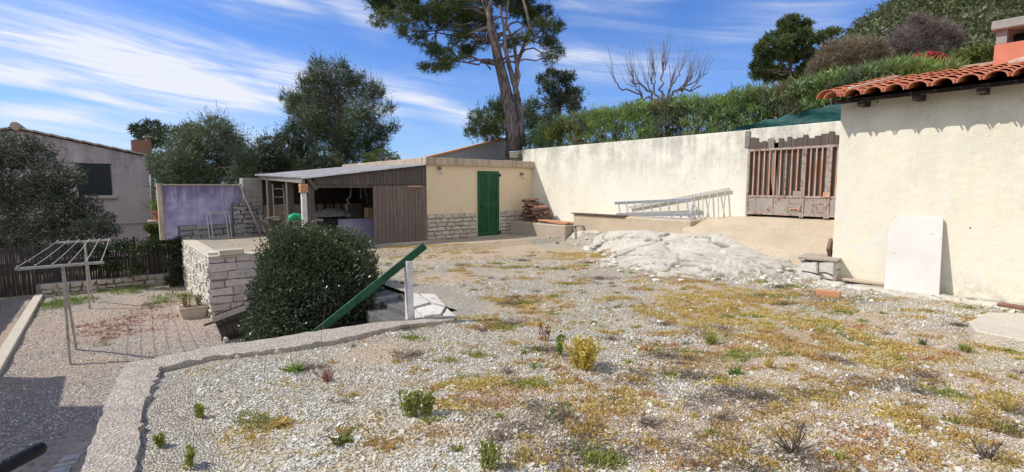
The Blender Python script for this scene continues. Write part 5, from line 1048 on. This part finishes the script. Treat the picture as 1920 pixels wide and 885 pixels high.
# oleander hedge on top of the wall
tp = [(975,262),(1000,250),(1040,230),(1100,214),(1150,208),(1200,198),(1250,193),(1300,190),(1350,187),(1400,174),(1450,174),(1500,160),(1550,150),(1600,136),(1650,128),(1700,120),(1760,128),(1850,128)]
tx = [q[0] for q in tp]; ty = [q[1] for q in tp]
t = thing('oleander_hedge', 'long bushy oleander hedge growing along the top of the cream wall', 'hedge', (WA+1.2, 8, 2.4))
mb = MB(); ms = MB(); mo = MB()
for k in range(3000):
    px = RS.uniform(982, 1790); a = WA+.75+RS.rand()*1.3; top = np.interp(px, tx, ty)+RS.uniform(-7, 5)
    pt = Va(px, top, WA+1.1); b = pt[1]+RS.uniform(-.15, .15); zt_ = pt[2]; zb_ = 2.35 if a < 12.3 else 2.6
    s = 1-(RS.rand()**1.7)*.9; z_ = zb_+(zt_-zb_)*s
    if a > WA+1.5: zt_ -= .1
    c = np.array((a, b, z_-.05)); n_ = 26; u = unit(n_); u[:, 2] = np.abs(u[:, 2])*1.0+.35; u /= np.linalg.norm(u, axis=1)[:, None]
    ln = .12+.10*RS.rand(n_); leaf_quads(mo if math.sin(b*1.7)+math.sin(b*4.1+a*3)+RS.normal()*.7 > .9 else mb, c+RS.normal(size=(n_, 3))*.05+u*ln[:, None]*.6, u, ln, .016+.008*RS.rand(n_))
    if k % 12 == 0: ms.tube([(a, b, zb_-.2), (a+RS.uniform(-.1, .1), b+RS.uniform(-.1, .1), z_)], [.012, .006], 5)
part('foliage', mb, LF['hedge'], t); part('older_foliage', mo, LF['hedge_old'], t); part('stems', ms, MT['twig'], t)['kind'] = 'stuff'
mb = MB()
for (px, py, r) in ((1048,240,12),(1066,235,10),(1035,252,12),(1082,246,9)): tufts(mb, PT(px, py, 17.3), r*17.3/950, 260, 4, .07, .03, .3)
mb.tube([PT(1055, 275, 17.4), PT(1052, 245, 17.3)], .02, 6); single('yellow_shrub', mb, LF['yellow_green'], 'yellowish shrub in the left end of the oleander hedge', 'shrub', PT(1055, 275, 17.4))
# bare pollard tree
def bare_tree(name, label, px, py, Y, top, mat, seed, n1=6, spread=.5, rad=.14, group=None):
    rg = random.Random(seed); b = Vector(PT(px, py, Y)); t = thing(name, label, 'tree', b-Vector((0, 0, .6)))
    mb = MB(); mb.tube([b-Vector((0, 0, .6)), b+Vector((0, 0, .15))], [rad, rad*.85], 10); part('trunk', mb, MT[mat], t, smooth=True)
    mb = MB(); H = (py-top)*Y/950
    for k in range(n1):
        f = -1+2*(k+.5)/n1; e = b+Vector((f*H*spread*.62*ca+rg.uniform(-.3, .3), -f*H*spread*.62*sa*1.0+rg.uniform(-.3, .3)*.5, H*rg.uniform(.28, .5)*(1-.45*abs(f))))
        pts = limb(mb, b+Vector((0, 0, .1)), e, rad*.55, rad*.26, seed+k, .10, 8, 8)
        for m_ in range(3):
            s = pts[rg.randint(3, 8)]; dr = (e-b).normalized(); e2 = s+Vector((dr.x*.5+rg.uniform(-.35, .35), dr.y*.5+rg.uniform(-.35, .35), rg.uniform(.3, .7)))*H*.24
            p2 = limb(mb, s, e2, rad*.24, rad*.12, seed+k*9+m_, .12, 6, 6)
            for q in range(6):
                s2 = p2[rg.randint(2, 6)]; up_ = Vector((f*.42*ca+rg.uniform(-.30, .30), -f*.42*sa+rg.uniform(-.30, .30), 1.0)).normalized()*H*rg.uniform(.25, .5)
                limb(mb, s2, s2+up_, rad*.085, rad*.02, seed+k*31+m_*7+q, .035, 5, 4)
    part('branches', mb, MT[mat], t, smooth=True)
bare_tree('bare_tree', 'bare winter tree with many thin upright shoots behind the hedge', 1238, 205, 17, 62, 'twig', 5, 7, 1.0, .085)
def twig_cloud(name, label, clumps, Y, mat, n, L_, base, cat='shrub'):
    t = thing(name, label, cat, base); mb = MB(); b = Vector(base); rg = random.Random(3)
    for (px, py, r) in clumps:
        c = Vector(PT(px, py, Y)); limb(mb, b, c, .04, .015, px, .08, 5, 5)
    part('branches', mb, MT[mat], t); mb = MB()
    for (px, py, r) in clumps:
        c = np.array(PT(px, py, Y)); p, u = blob_pts(c, r*Y/950, n, .1, .85); d = u+np.array([0, 0, .35])+RS.normal(size=u.shape)*.35; d /= np.linalg.norm(d, axis=1)[:, None]
        leaf_quads(mb, p, d, L_*(.5+RS.rand(n)), L_*.05)
    part('twigs', mb, MT[mat], t)
twig_cloud('bare_shrub', 'tan leafless shrub between the dense dark pine and the hillside', [(1560,98,26),(1590,92,28),(1620,90,26),(1545,118,22),(1600,115,25),(1650,105,22),(1530,130,16),(1640,85,14)], 22, 'twig_tan', 1500, .30, PT(1590, 150, 22))
twig_cloud('bare_shrub', 'purplish grey leafless shrub in front of the hillside, above the red flowers', [(1690,72,28),(1720,60,28),(1750,55,26),(1775,68,26),(1700,92,24),(1740,88,28),(1790,75,16),(1670,90,18),(1720,40,16)], 25, 'twig', 1700, .30, PT(1730, 130, 25))
tree('yellow_green_shrub', 'yellow-green leafy shrub left of the red chimney', [(1800,112,18),(1825,105,20),(1850,100,20),(1780,122,14),(1810,130,16),(1845,125,18),(1870,95,15),(1795,140,12)], 14.5, 'yellow_green', None, .05, 420, 5, .07, .035, cat='shrub', bark='twig', foot=2.4, shell=.2)
tree('flowering_shrub', 'shrub with bright red flower bracts beyond the tiled roof', [(1725,128,10),(1745,125,11),(1765,125,10),(1740,140,13),(1775,138,10),(1710,140,10)], 13.8, 'green_shrub', None, .04, 420, 4, .07, .035, cat='shrub', bark='twig', foot=2.4)
mb = MB()
for (px, py, r) in ((1722,108,6),(1742,105,7),(1762,107,7),(1735,114,8),(1752,112,7),(1770,112,5),(1750,104,5),(1716,112,4)): tufts(mb, PT(px, py, 13.7), r*13.7/950, 70, 3, .05, .045, .2)
part('flowers', mb, LF['flower'], bpy.data.objects['flowering_shrub'])

# wooded hillside
def hill_h(x, y):
    h1 = 64*np.exp(-(((x-142)/70)**2+((y-125)/75)**2)); h2 = 20*np.exp(-(((x-80)/40)**2+((y-62)/34)**2)); return 1.5+h1+h2+(fbm(x*.03, y*.03, 77, 3)-.5)*4
mb = MB(); xs = np.linspace(10, 330, 90); ys = np.linspace(28, 300, 90); X, Y = np.meshgrid(xs, ys); X = X.ravel(); Y = Y.ravel(); Z = hill_h(X, Y)-1.5*(X < 45); A, B = X*ca+Y*sa, -X*sa+Y*ca
i = np.arange(89*90).reshape(89, 90)[:, :-1].ravel(); mb.raw(np.stack([A, B, Z], 1), np.stack([i, i+1, i+91, i+90], 1)); setting('hillside', mb, m_plain('hill_scrub', (.045, .055, .022), (.085, .085, .04), .08, .95), smooth=True)
mb = MB(); m2 = MB(); k = 0; cnt = 0
while cnt < 900 and k < 20000:
    k += 1; y = RS.uniform(45, 170); x = y*RS.uniform(.56, 1.15)
    hx = hill_h(np.array([x, x+1.]), np.array([y, y])); el_ = hx[0]/y
    if hx[0] < 7: continue
    r = RS.uniform(1.6, 3.4)*(.7+y/200); c = np.array(ab(x, y)+(hx[0]+r*.5,)); n_ = 230
    tufts(m2 if RS.rand() < .3 else mb, c, r, n_, 2, r*.17, r*.07, .5, .65, .75); cnt += 1
setting('hill_thicket', m2, LF['hedge_old'], 'stuff', label='duller olive-brown scrub among the pines on the hillside')
setting('hill_woods', mb, LF['forest'], 'stuff', label='dense dark green pine woods covering the hillside at the right')

# round clipped bush
c = np.array(PT(601, 540, 7.7)); C0 = (c[0], c[1], YZ); t = thing('round_bush', 'large round dark glossy-leaved bush beside the green handrail', 'bush', C0)
mb = MB(); import bmesh
bm = bmesh.new(); bmesh.ops.create_icosphere(bm, subdivisions=4, radius=1); v = np.array([q.co[:] for q in bm.verts]); f = [tuple(q.index for q in p.verts) for p in bm.faces]; bm.free()
ZT = PT(600, 422, 7.7)[2]; ZC = -.50; RX = 1.01
def low_wide(u): return np.where(u[:, 2] < 0, 1/np.sqrt(np.maximum(.12, 1-u[:, 2]**2))**.5, 1)
def bush_r(u): return 1+.035*np.sin(u[:, 0]*11+u[:, 1]*8+2)*np.sin(u[:, 2]*9+1)+.09*np.sin(u[:, 0]*4+1)*np.sin(u[:, 2]*5)+.05*np.sin(u[:, 1]*9+u[:, 0]*7)+.03*np.sin(u[:, 2]*16+u[:, 0]*12)
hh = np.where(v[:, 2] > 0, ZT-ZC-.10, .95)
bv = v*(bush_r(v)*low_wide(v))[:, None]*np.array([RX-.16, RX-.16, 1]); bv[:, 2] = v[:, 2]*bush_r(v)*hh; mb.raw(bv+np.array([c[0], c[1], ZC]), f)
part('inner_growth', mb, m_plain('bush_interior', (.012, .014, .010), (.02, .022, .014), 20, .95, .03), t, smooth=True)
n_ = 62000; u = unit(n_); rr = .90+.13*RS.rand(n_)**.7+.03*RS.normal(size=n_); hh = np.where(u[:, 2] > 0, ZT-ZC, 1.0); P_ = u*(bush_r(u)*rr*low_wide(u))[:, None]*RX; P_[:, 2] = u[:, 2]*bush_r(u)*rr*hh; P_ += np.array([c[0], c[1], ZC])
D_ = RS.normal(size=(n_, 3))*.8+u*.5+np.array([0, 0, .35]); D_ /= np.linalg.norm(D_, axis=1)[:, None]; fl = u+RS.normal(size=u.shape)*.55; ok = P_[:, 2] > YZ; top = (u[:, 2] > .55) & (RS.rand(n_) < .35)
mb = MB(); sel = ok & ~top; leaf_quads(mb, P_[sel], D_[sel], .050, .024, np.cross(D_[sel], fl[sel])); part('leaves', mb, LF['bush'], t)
mb = MB(); sel = ok & top; leaf_quads(mb, P_[sel]+u[sel]*.02, D_[sel], .045, .02, np.cross(D_[sel], fl[sel])); part('new_shoots', mb, LF['bush_new'], t)
# climber by the purple wall
mb = MB()
for (px, py, r) in ((322,436,9),(285,428,10),(300,436,12),(315,446,12),(328,456,9),(292,450,12),(310,462,10)): Y_ = Vb(px, py, 18.6); q = wxy(Y_[0], 18.6)[1]; tufts(mb, PT(px, py, q), r*q/950, 300, 3, .08, .05, .2)
t = thing('climbing_plant', 'light green climber hanging over the reed screen left of the purple wall', 'plant', Vb(308, 530, 18.6)); part('leaves', mb, LF['green_shrub'], t); mb = MB(); mb.tube([Vb(308, 530, 18.6), Vb(306, 445, 18.6)], .02, 6); part('stem', mb, MT['twig'], t)
mb = MB()
for (px, py, r) in ((70,470,22),(110,465,20),(150,468,18),(190,470,16),(230,462,16),(262,470,18),(285,460,14),(90,500,16),(210,500,14),(255,505,14),(170,500,9)): tufts(mb, PT(px, py, 14.4), r*14.4/950, 170, 3, .08, .045, .1, .8, .2)
for (a_, z_, r_) in ((1.42,-.15,.20),(1.58,-.4,.22),(1.4,-.65,.22),(1.6,-.9,.22),(1.42,-1.15,.2),(1.6,-.05,.14)): tufts(mb, (a_, PB-.02, z_), r_, 150, 3, .08, .045, .1, .8, .2)
single('ivy', mb, LF['pine_dark'], 'dark ivy trailing over the brown reed screen', 'climber', PT(150, 540, 14.6))

# ------------------------------------------------------------------ weeds and small plants
def blades(mb, c, n, h, w, lean=.5, up=1.0):
    d = RS.normal(size=(n, 3))*lean; d[:, 2] = up; d /= np.linalg.norm(d, axis=1)[:, None]; ln = h*(.5+.6*RS.rand(n)); p = np.array(c)+RS.normal(size=(n, 3))*np.array([h*.12, h*.12, 0]); leaf_quads(mb, p+d*ln[:, None]*.5, d, ln, w)
def stems(mb, c, n, h, sp, lf, lw, per=16):
    for k in range(n):
        d = np.array([RS.normal()*sp, RS.normal()*sp, 1.]); d /= np.linalg.norm(d); L_ = h*RS.uniform(.65, 1.05); b = np.array(c)+np.array([RS.normal()*h*.12, RS.normal()*h*.12, 0])
        mb.tube([b, b+d*L_], [.004, .002], 4, False); s = RS.rand(per)**.7; p = b+d*(L_*s)[:, None]; dd = unit(per); dd[:, 2] = np.abs(dd[:, 2])+.4; dd /= np.linalg.norm(dd, axis=1)[:, None]; leaf_quads(mb, p+dd*lf*.5, dd, lf*(.6+.6*RS.rand(per)), lw)
def gz(p): return float(ground_h(np.array([p[0]]), np.array([p[1]]))[0])
W = [(1095,690,'stems',.27,80,'gold','large round golden-yellow weed in the middle of the gravel'), (1050,668,'stems',.22,7,'bright','small bright green weed left of the large golden weed'),
     (772,782,'stems',.19,14,'lime','yellow-green upright weed, left one of the pair on the gravel'), (800,780,'stems',.16,14,'lime','leafy green upright weed, right one of the pair on the gravel'),
     (553,696,'rosette',.13,40,'bright','flat green rosette weed on the gravel near the concrete edging'), (612,715,'blades',.14,60,'redw','small reddish dry tuft with one long bare stalk'),
     (920,880,'stems',.17,12,'lime','tall yellow-green weed at the bottom edge of the photo'), (1333,643,'blades',.15,160,'lime','round green grass tuft right of the middle'),
     (1017,640,'stems',.20,4,'redw','thin rust-red upright weed beyond the golden one'), (1378,703,'rosette',.10,40,'bright','low bright green weed right of the golden weed'),
     (372,785,'stems',.09,6,'lime','small green sprig near the concrete edging'), (303,838,'stems',.08,6,'lime','small green sprig beside the concrete edging, near the bottom'), (357,880,'stems',.11,5,'lime','yellowish sprig at the bottom left of the gravel'),
     (1890,770,'twiggy',.26,20,'gold_dull','thin dry branching weed near the right edge'), (1810,658,'blades',.12,120,'lime','green grass tuft in front of the concrete slab'), (1440,690,'blades',.12,60,'gold_dull','pale dry tuft on the gravel right of centre'),
     (1850,860,'twiggy',.20,26,'dead','dark dead weed lying near the bottom right corner'), (1485,850,'twiggy',.28,34,'dead','tangled dead stalks in the grey patch at the bottom'), (1180,455,'blades',.16,60,'green_shrub','small green tuft at the foot of the ledge'), (1260,495,'blades',.10,50,'pine_grey','small dark plant in a crack of the pale rock, the nearest one'), (1205,478,'blades',.12,60,'green_shrub','green tuft in a crack of the pale rock, left of centre'), (1176,488,'rosette',.10,40,'pine_grey','dark tuft at the left edge of the pale rock'), (1298,494,'rosette',.08,30,'green_shrub','small green mat in the middle of the pale rock'), (1045,457,'blades',.10,50,'pine_grey','dark tuft on the gravel near the red planks'),
     (640,832,'rosette',.10,40,'yellow_green','yellow-green mat weed low on the gravel left of centre'), (525,800,'rosette',.09,70,'gold_dull','golden mat weed on the gravel at the left'), (1215,655,'rosette',.10,50,'orange','small orange mat weed above the bare patch'), (1730,645,'blades',.10,50,'green_shrub','green tuft at the end of the golden patch')]
for (px, py, kind, h, n_, mat, lab) in W:
    p = U(px, py, 0); p = (p[0], p[1], gz(p)-.005)
    mb = MB()
    if kind == 'stems': stems(mb, p, n_, h, .30 if n_ > 20 else .12, .035, .016, 22)
    elif kind == 'blades': blades(mb, p, n_, h, .007)
    elif kind == 'rosette': blades(mb, p, n_, h, .022, 1.2, .5)
    else: 
        for k in range(n_):
            d = Vector((RS.normal()*.6, RS.normal()*.6, RS.uniform(.1, 1))).normalized(); mb.tube([p, Vector(p)+d*h*RS.uniform(.4, 1)], [.003, .001], 4, False)
        stems(mb, p, n_//4, h*.8, .6, .02, .006, 8)
    if 'long bare stalk' in lab: mb.tube([p, (p[0]-.02, p[1]+.03, .35), (p[0]+.02, p[1]+.02, .62)], [.003, .0025, .001], 4, False)
    single('weed', mb, LF[mat], lab, 'plant', p)
mb = MB(); stems(mb, (PLANTER[0]-.12, PLANTER[1], PLANTER[2]), 22, .34, .28, .06, .014, 12); stems(mb, (PLANTER[0]+.12, PLANTER[1], PLANTER[2]), 16, .26, .28, .06, .014, 12); single('planter_plants', mb, LF['yellow_green'], 'dry yellow-green plants growing in the beige planter box', 'plant', PLANTER)
mb = MB(); blades(mb, POT, 60, .5, .05, .7); single('pot_plant', mb, LF['bright'], 'leafy succulent growing in the terracotta flower pot', 'plant', POT)
# ground cover scattered by the same patches
def scatter(lst, n, x0, x1, y0, y1, seed, near=3.0, inside=None):
    out = []; 
    x = RS.uniform(x0, x1, n*6); y = y0+(y1-y0)*RS.rand(n*6)**1.5; m_ = mask(lst, x, y, seed); ok = RS.rand(n*6) < m_*.9
    ok &= fbm(x*6.5, y*6.5, seed+40, 3) > .46; x, y = x[ok][:n], y[ok][:n]; a, b = ab(x, y); return a, b
def on_terrace(a, b): return ((b < 5.05) & (a > .45)) | ((b >= 5.05) & (a > 3.6) & (b < 12.6) & ~((b < 7.2) & (a < 4.0)))
def cover(name, label, key, n, mat, seed, L_, W_, nl, upz=.5, patches=PW, hf=ground_h, ok=on_terrace, rng_=(-4, 9, 2.4, 13)):
    a, b = scatter(patches[key], n, *rng_, seed); s = ok(a, b) & (a < 9.25); a, b = a[s], b[s]; z = hf(a, b); n_ = len(a)
    P = np.repeat(np.stack([a, b, z], 1), nl, 0); D = RS.normal(size=(n_*nl, 3)); D[:, 2] = np.abs(D[:, 2])*upz+.12; D /= np.linalg.norm(D, axis=1)[:, None]; ln = L_*(.5+RS.rand(n_*nl))
    P += RS.normal(size=P.shape)*np.array([L_*.5, L_*.5, 0]); mb = MB(); leaf_quads(mb, P+D*ln[:, None]*.45, D, ln, W_*(.6+.8*RS.rand(n_*nl))); setting(name, mb, mat, 'stuff', label=label)
cover('golden_ground_cover', 'patches of low golden-yellow weeds on the gravel', 'gold', 30000, LF['gold_dull'], 7, .032, .009, 7)
cover('orange_ground_cover', 'patches of low orange-brown weeds on the gravel', 'orange', 9000, LF['orange'], 11, .030, .009, 7)
cover('dead_ground_cover', 'patches of grey tangled dead twigs on the gravel', 'dead', 9000, LF['dead'], 8, .075, .0035, 7, .35)
cover('green_ground_cover', 'small patches of green weeds on the gravel', 'green', 5000, LF['bright'], 12, .032, .010, 8, .9)
yard_ok = lambda a, b: (a > -1.4) & (a < 1.6) & (b < 18.2) & (b > 6)
cover('yard_grass', 'green grass along the low stone wall of the yard', 'green', 4200, LF['bright'], 17, .10, .010, 6, 1.6, YW, yard_h, yard_ok, (-14, -6, 8, 17))
cover('red_ground_cover', 'reddish succulent patch on the yard gravel', 'red', 3000, LF['redw'], 16, .035, .012, 6, .6, YW, yard_h, yard_ok, (-14, -6, 8, 17))
# sparse weeds everywhere
x = RS.uniform(-4, 9, 6000); y = 2.4+9*RS.rand(6000)**1.4; keep = fbm(x*1.3, y*1.3, 91, 4) > .48; a, b = ab(x[keep], y[keep]); s = on_terrace(a, b) & (a < 9.2); a, b = a[s], b[s]; z = ground_h(a, b); nl = 12
P = np.repeat(np.stack([a, b, z], 1), nl, 0); D = RS.normal(size=P.shape); D[:, 2] = np.abs(D[:, 2])*.8+.3; D /= np.linalg.norm(D, axis=1)[:, None]; P += RS.normal(size=P.shape)*np.array([.02, .02, 0]); mb = MB(); leaf_quads(mb, P+D*.012, D, .03*(.5+RS.rand(len(P))), .008); setting('sparse_weeds', mb, LF['gold_dull'], 'stuff', label='sparse small weeds between the gravel stones')

# ragged little clumps of mixed weeds all over the gravel
for nm, mt_, cnt, L_, W_, upz, lab in (('yellow_weed_clumps', 'gold_dull', 230, .034, .009, .6, 'small ragged clumps of yellow weeds on the gravel'), ('green_weed_clumps', 'lime', 100, .038, .010, .9, 'small ragged clumps of yellow-green weeds on the gravel'), ('orange_weed_clumps', 'orange', 130, .028, .008, .5, 'small ragged clumps of orange weeds on the gravel'), ('dry_litter', 'dead', 120, .07, .003, .3, 'scattered wisps of dry grey litter on the gravel')):
    y = 2.5+9.5*RS.rand(cnt*2)**1.3; x = RS.uniform(-.95, 1.05, cnt*2)*y; k_ = (RS.rand(cnt*2) < .25+.75*sstep((x/y+.55)/.8)); x, y = x[k_][:cnt], y[k_][:cnt]; P = []
    for cx, cy in zip(x, y):
        r = (.02+.12*RS.rand()**2.2)*(1+.05*cy); n_ = int(8+85*(r/.1)**1.6); th = RS.uniform(0, 6.28, n_); rr_ = r*RS.rand(n_)**.8*(1+.5*np.sin(th*2+cx*9)); P.append(np.stack([cx+np.cos(th)*rr_*1.5, cy+np.sin(th)*rr_], 1))
    P = np.concatenate(P); a, b = ab(P[:, 0], P[:, 1]); s = on_terrace(a, b) & (a < 9.2); a, b = a[s], b[s]; nl = 3; Q = np.repeat(np.stack([a, b, ground_h(a, b)], 1), nl, 0); D = RS.normal(size=Q.shape); D[:, 2] = np.abs(D[:, 2])*upz+.15; D /= np.linalg.norm(D, axis=1)[:, None]
    Q += RS.normal(size=Q.shape)*np.array([.012, .012, 0]); ln = L_*(.5+RS.rand(len(Q))); mb = MB(); leaf_quads(mb, Q+D*ln[:, None]*.45, D, ln, W_*(.6+.8*RS.rand(len(Q)))); setting(nm, mb, LF[mt_], 'stuff', label=lab)

# ------------------------------------------------------------------ loose stones
OV = np.array([(1,0,0),(0,1,0),(-1,0,0),(0,-1,0),(0,0,1),(0,0,-1)], float); OF = np.array([(0,1,4),(1,2,4),(2,3,4),(3,0,4),(1,0,5),(2,1,5),(3,2,5),(0,3,5)])
def pebbles(name, label, x, y, r, hf, mat, ok):
    a, b = ab(x, y); s = ok(a, b); a, b, r = a[s], b[s], r[s]; n_ = len(a); z = hf(a, b)+r*.22
    # chipped blocks: a jittered low prism of eight corners
    v = np.array(BOXC, float)[None]*np.array([1, .7, .5])[None]*(1+RS.uniform(-.38, .38, (n_, 8, 3))); q = RS.normal(size=(n_, 3))*np.array([.35, .35, 0]); th = RS.uniform(0, 6.283, n_)
    c_, s_ = np.cos(th), np.sin(th); X_ = v[:, :, 0]*c_[:, None]-v[:, :, 1]*s_[:, None]; Y_ = v[:, :, 0]*s_[:, None]+v[:, :, 1]*c_[:, None]; Z_ = v[:, :, 2]+X_*q[:, 0:1]+Y_*q[:, 1:2]
    V = np.stack([X_, Y_, Z_], 2)*r[:, None, None]+np.stack([a, b, z], 1)[:, None]; f = np.array(BOXF)[None]+(np.arange(n_)*8)[:, None, None]
    mb = MB(); mb.raw(V.reshape(-1, 3), f.reshape(-1, 4)); setting(name, mb, mat, 'stuff', label=label)
n = NT('loose_stones'); col = n.mix(n.island(), (.40, .375, .315), (.80, .77, .68)); col = n.mix(n.ramp(n.noise(1.7, 4), .45, .62), col, (.56, .48, .35)); MT['pebble'] = n.done(col, .95, .12)
n = NT('yard_stones'); col = n.mix(n.island(), (.44, .385, .33), (.76, .69, .61)); MT['pebble_yard'] = n.done(col, .95, .12)
N_ = 230000; y = 2.45+8.5*RS.rand(N_)**1.9; x = (RS.rand(N_)*2.15-1.05)*y; r = .0034+.0056*RS.rand(N_)**1.6+.010*(RS.rand(N_) < .004)
keep = RS.rand(N_) < 1-.82*mask(PW['soil'], x, y, 5); pebbles('terrace_gravel', 'crushed pale gravel stones strewn over the terrace', x[keep], y[keep], r[keep], ground_h, MT['pebble'], lambda a, b: on_terrace(a, b) & (a < 9.2))
N_ = 1800; y = 2.6+9*RS.rand(N_)**1.2; x = (RS.rand(N_)*2-1)*y; r = .008+.012*RS.rand(N_)**2; pebbles('scattered_stones', 'bigger pale stones scattered on the bare soil', x, y, r, ground_h, MT['stone_white'], lambda a, b: on_terrace(a, b) & (a < 9.2))
N_ = 30000; y = 5+10*RS.rand(N_)**1.2; x = -RS.uniform(.4, 1.08, N_)*y; r = .005+.009*RS.rand(N_)**2; pebbles('yard_gravel', 'crushed gravel strewn over the lower yard', x, y, r, yard_h, MT['pebble_yard'], lambda a, b: (a > -1.4) & (a < 2.4) & (b < 18.2) & (b > 5.7))
N_ = 1900; b = RS.uniform(-1.5, 4.6, N_); a = 8.0+1.25*RS.rand(N_); xw, yw = wxy(a, b); r = .008+.024*RS.rand(N_)**3; pebbles('rubble', 'pale rubble and chippings along the foot of the cream house', xw, yw, r, lambda a, b: np.maximum(ground_h(a, b), 0), MT['stone_white'], lambda a, b: (a < 9.3) & (fbm(a*2, b*2, 99, 3) > .45))

mb = MB(); rg = random.Random(77)
for k in range(70):
    b = rg.uniform(3.4, 10.2); a = lerp_tab(RB, b)+rg.gauss(.12, .28); s_ = rg.uniform(.02, .075)
    if a > 10.3: continue
    boulder(mb, (a, b, float(max(ground_h(np.array([a]), np.array([b]))[0], _slab0(np.array([a]), np.array([b]))[0]))+s_*.2), (s_*rg.uniform(.8, 1.5), s_*rg.uniform(.8, 1.5), s_*.6), k, 1)
setting('rock_rubble', mb, MT['stone_white'], 'stuff', label='loose broken rock pieces along the edge of the pale outcrop')
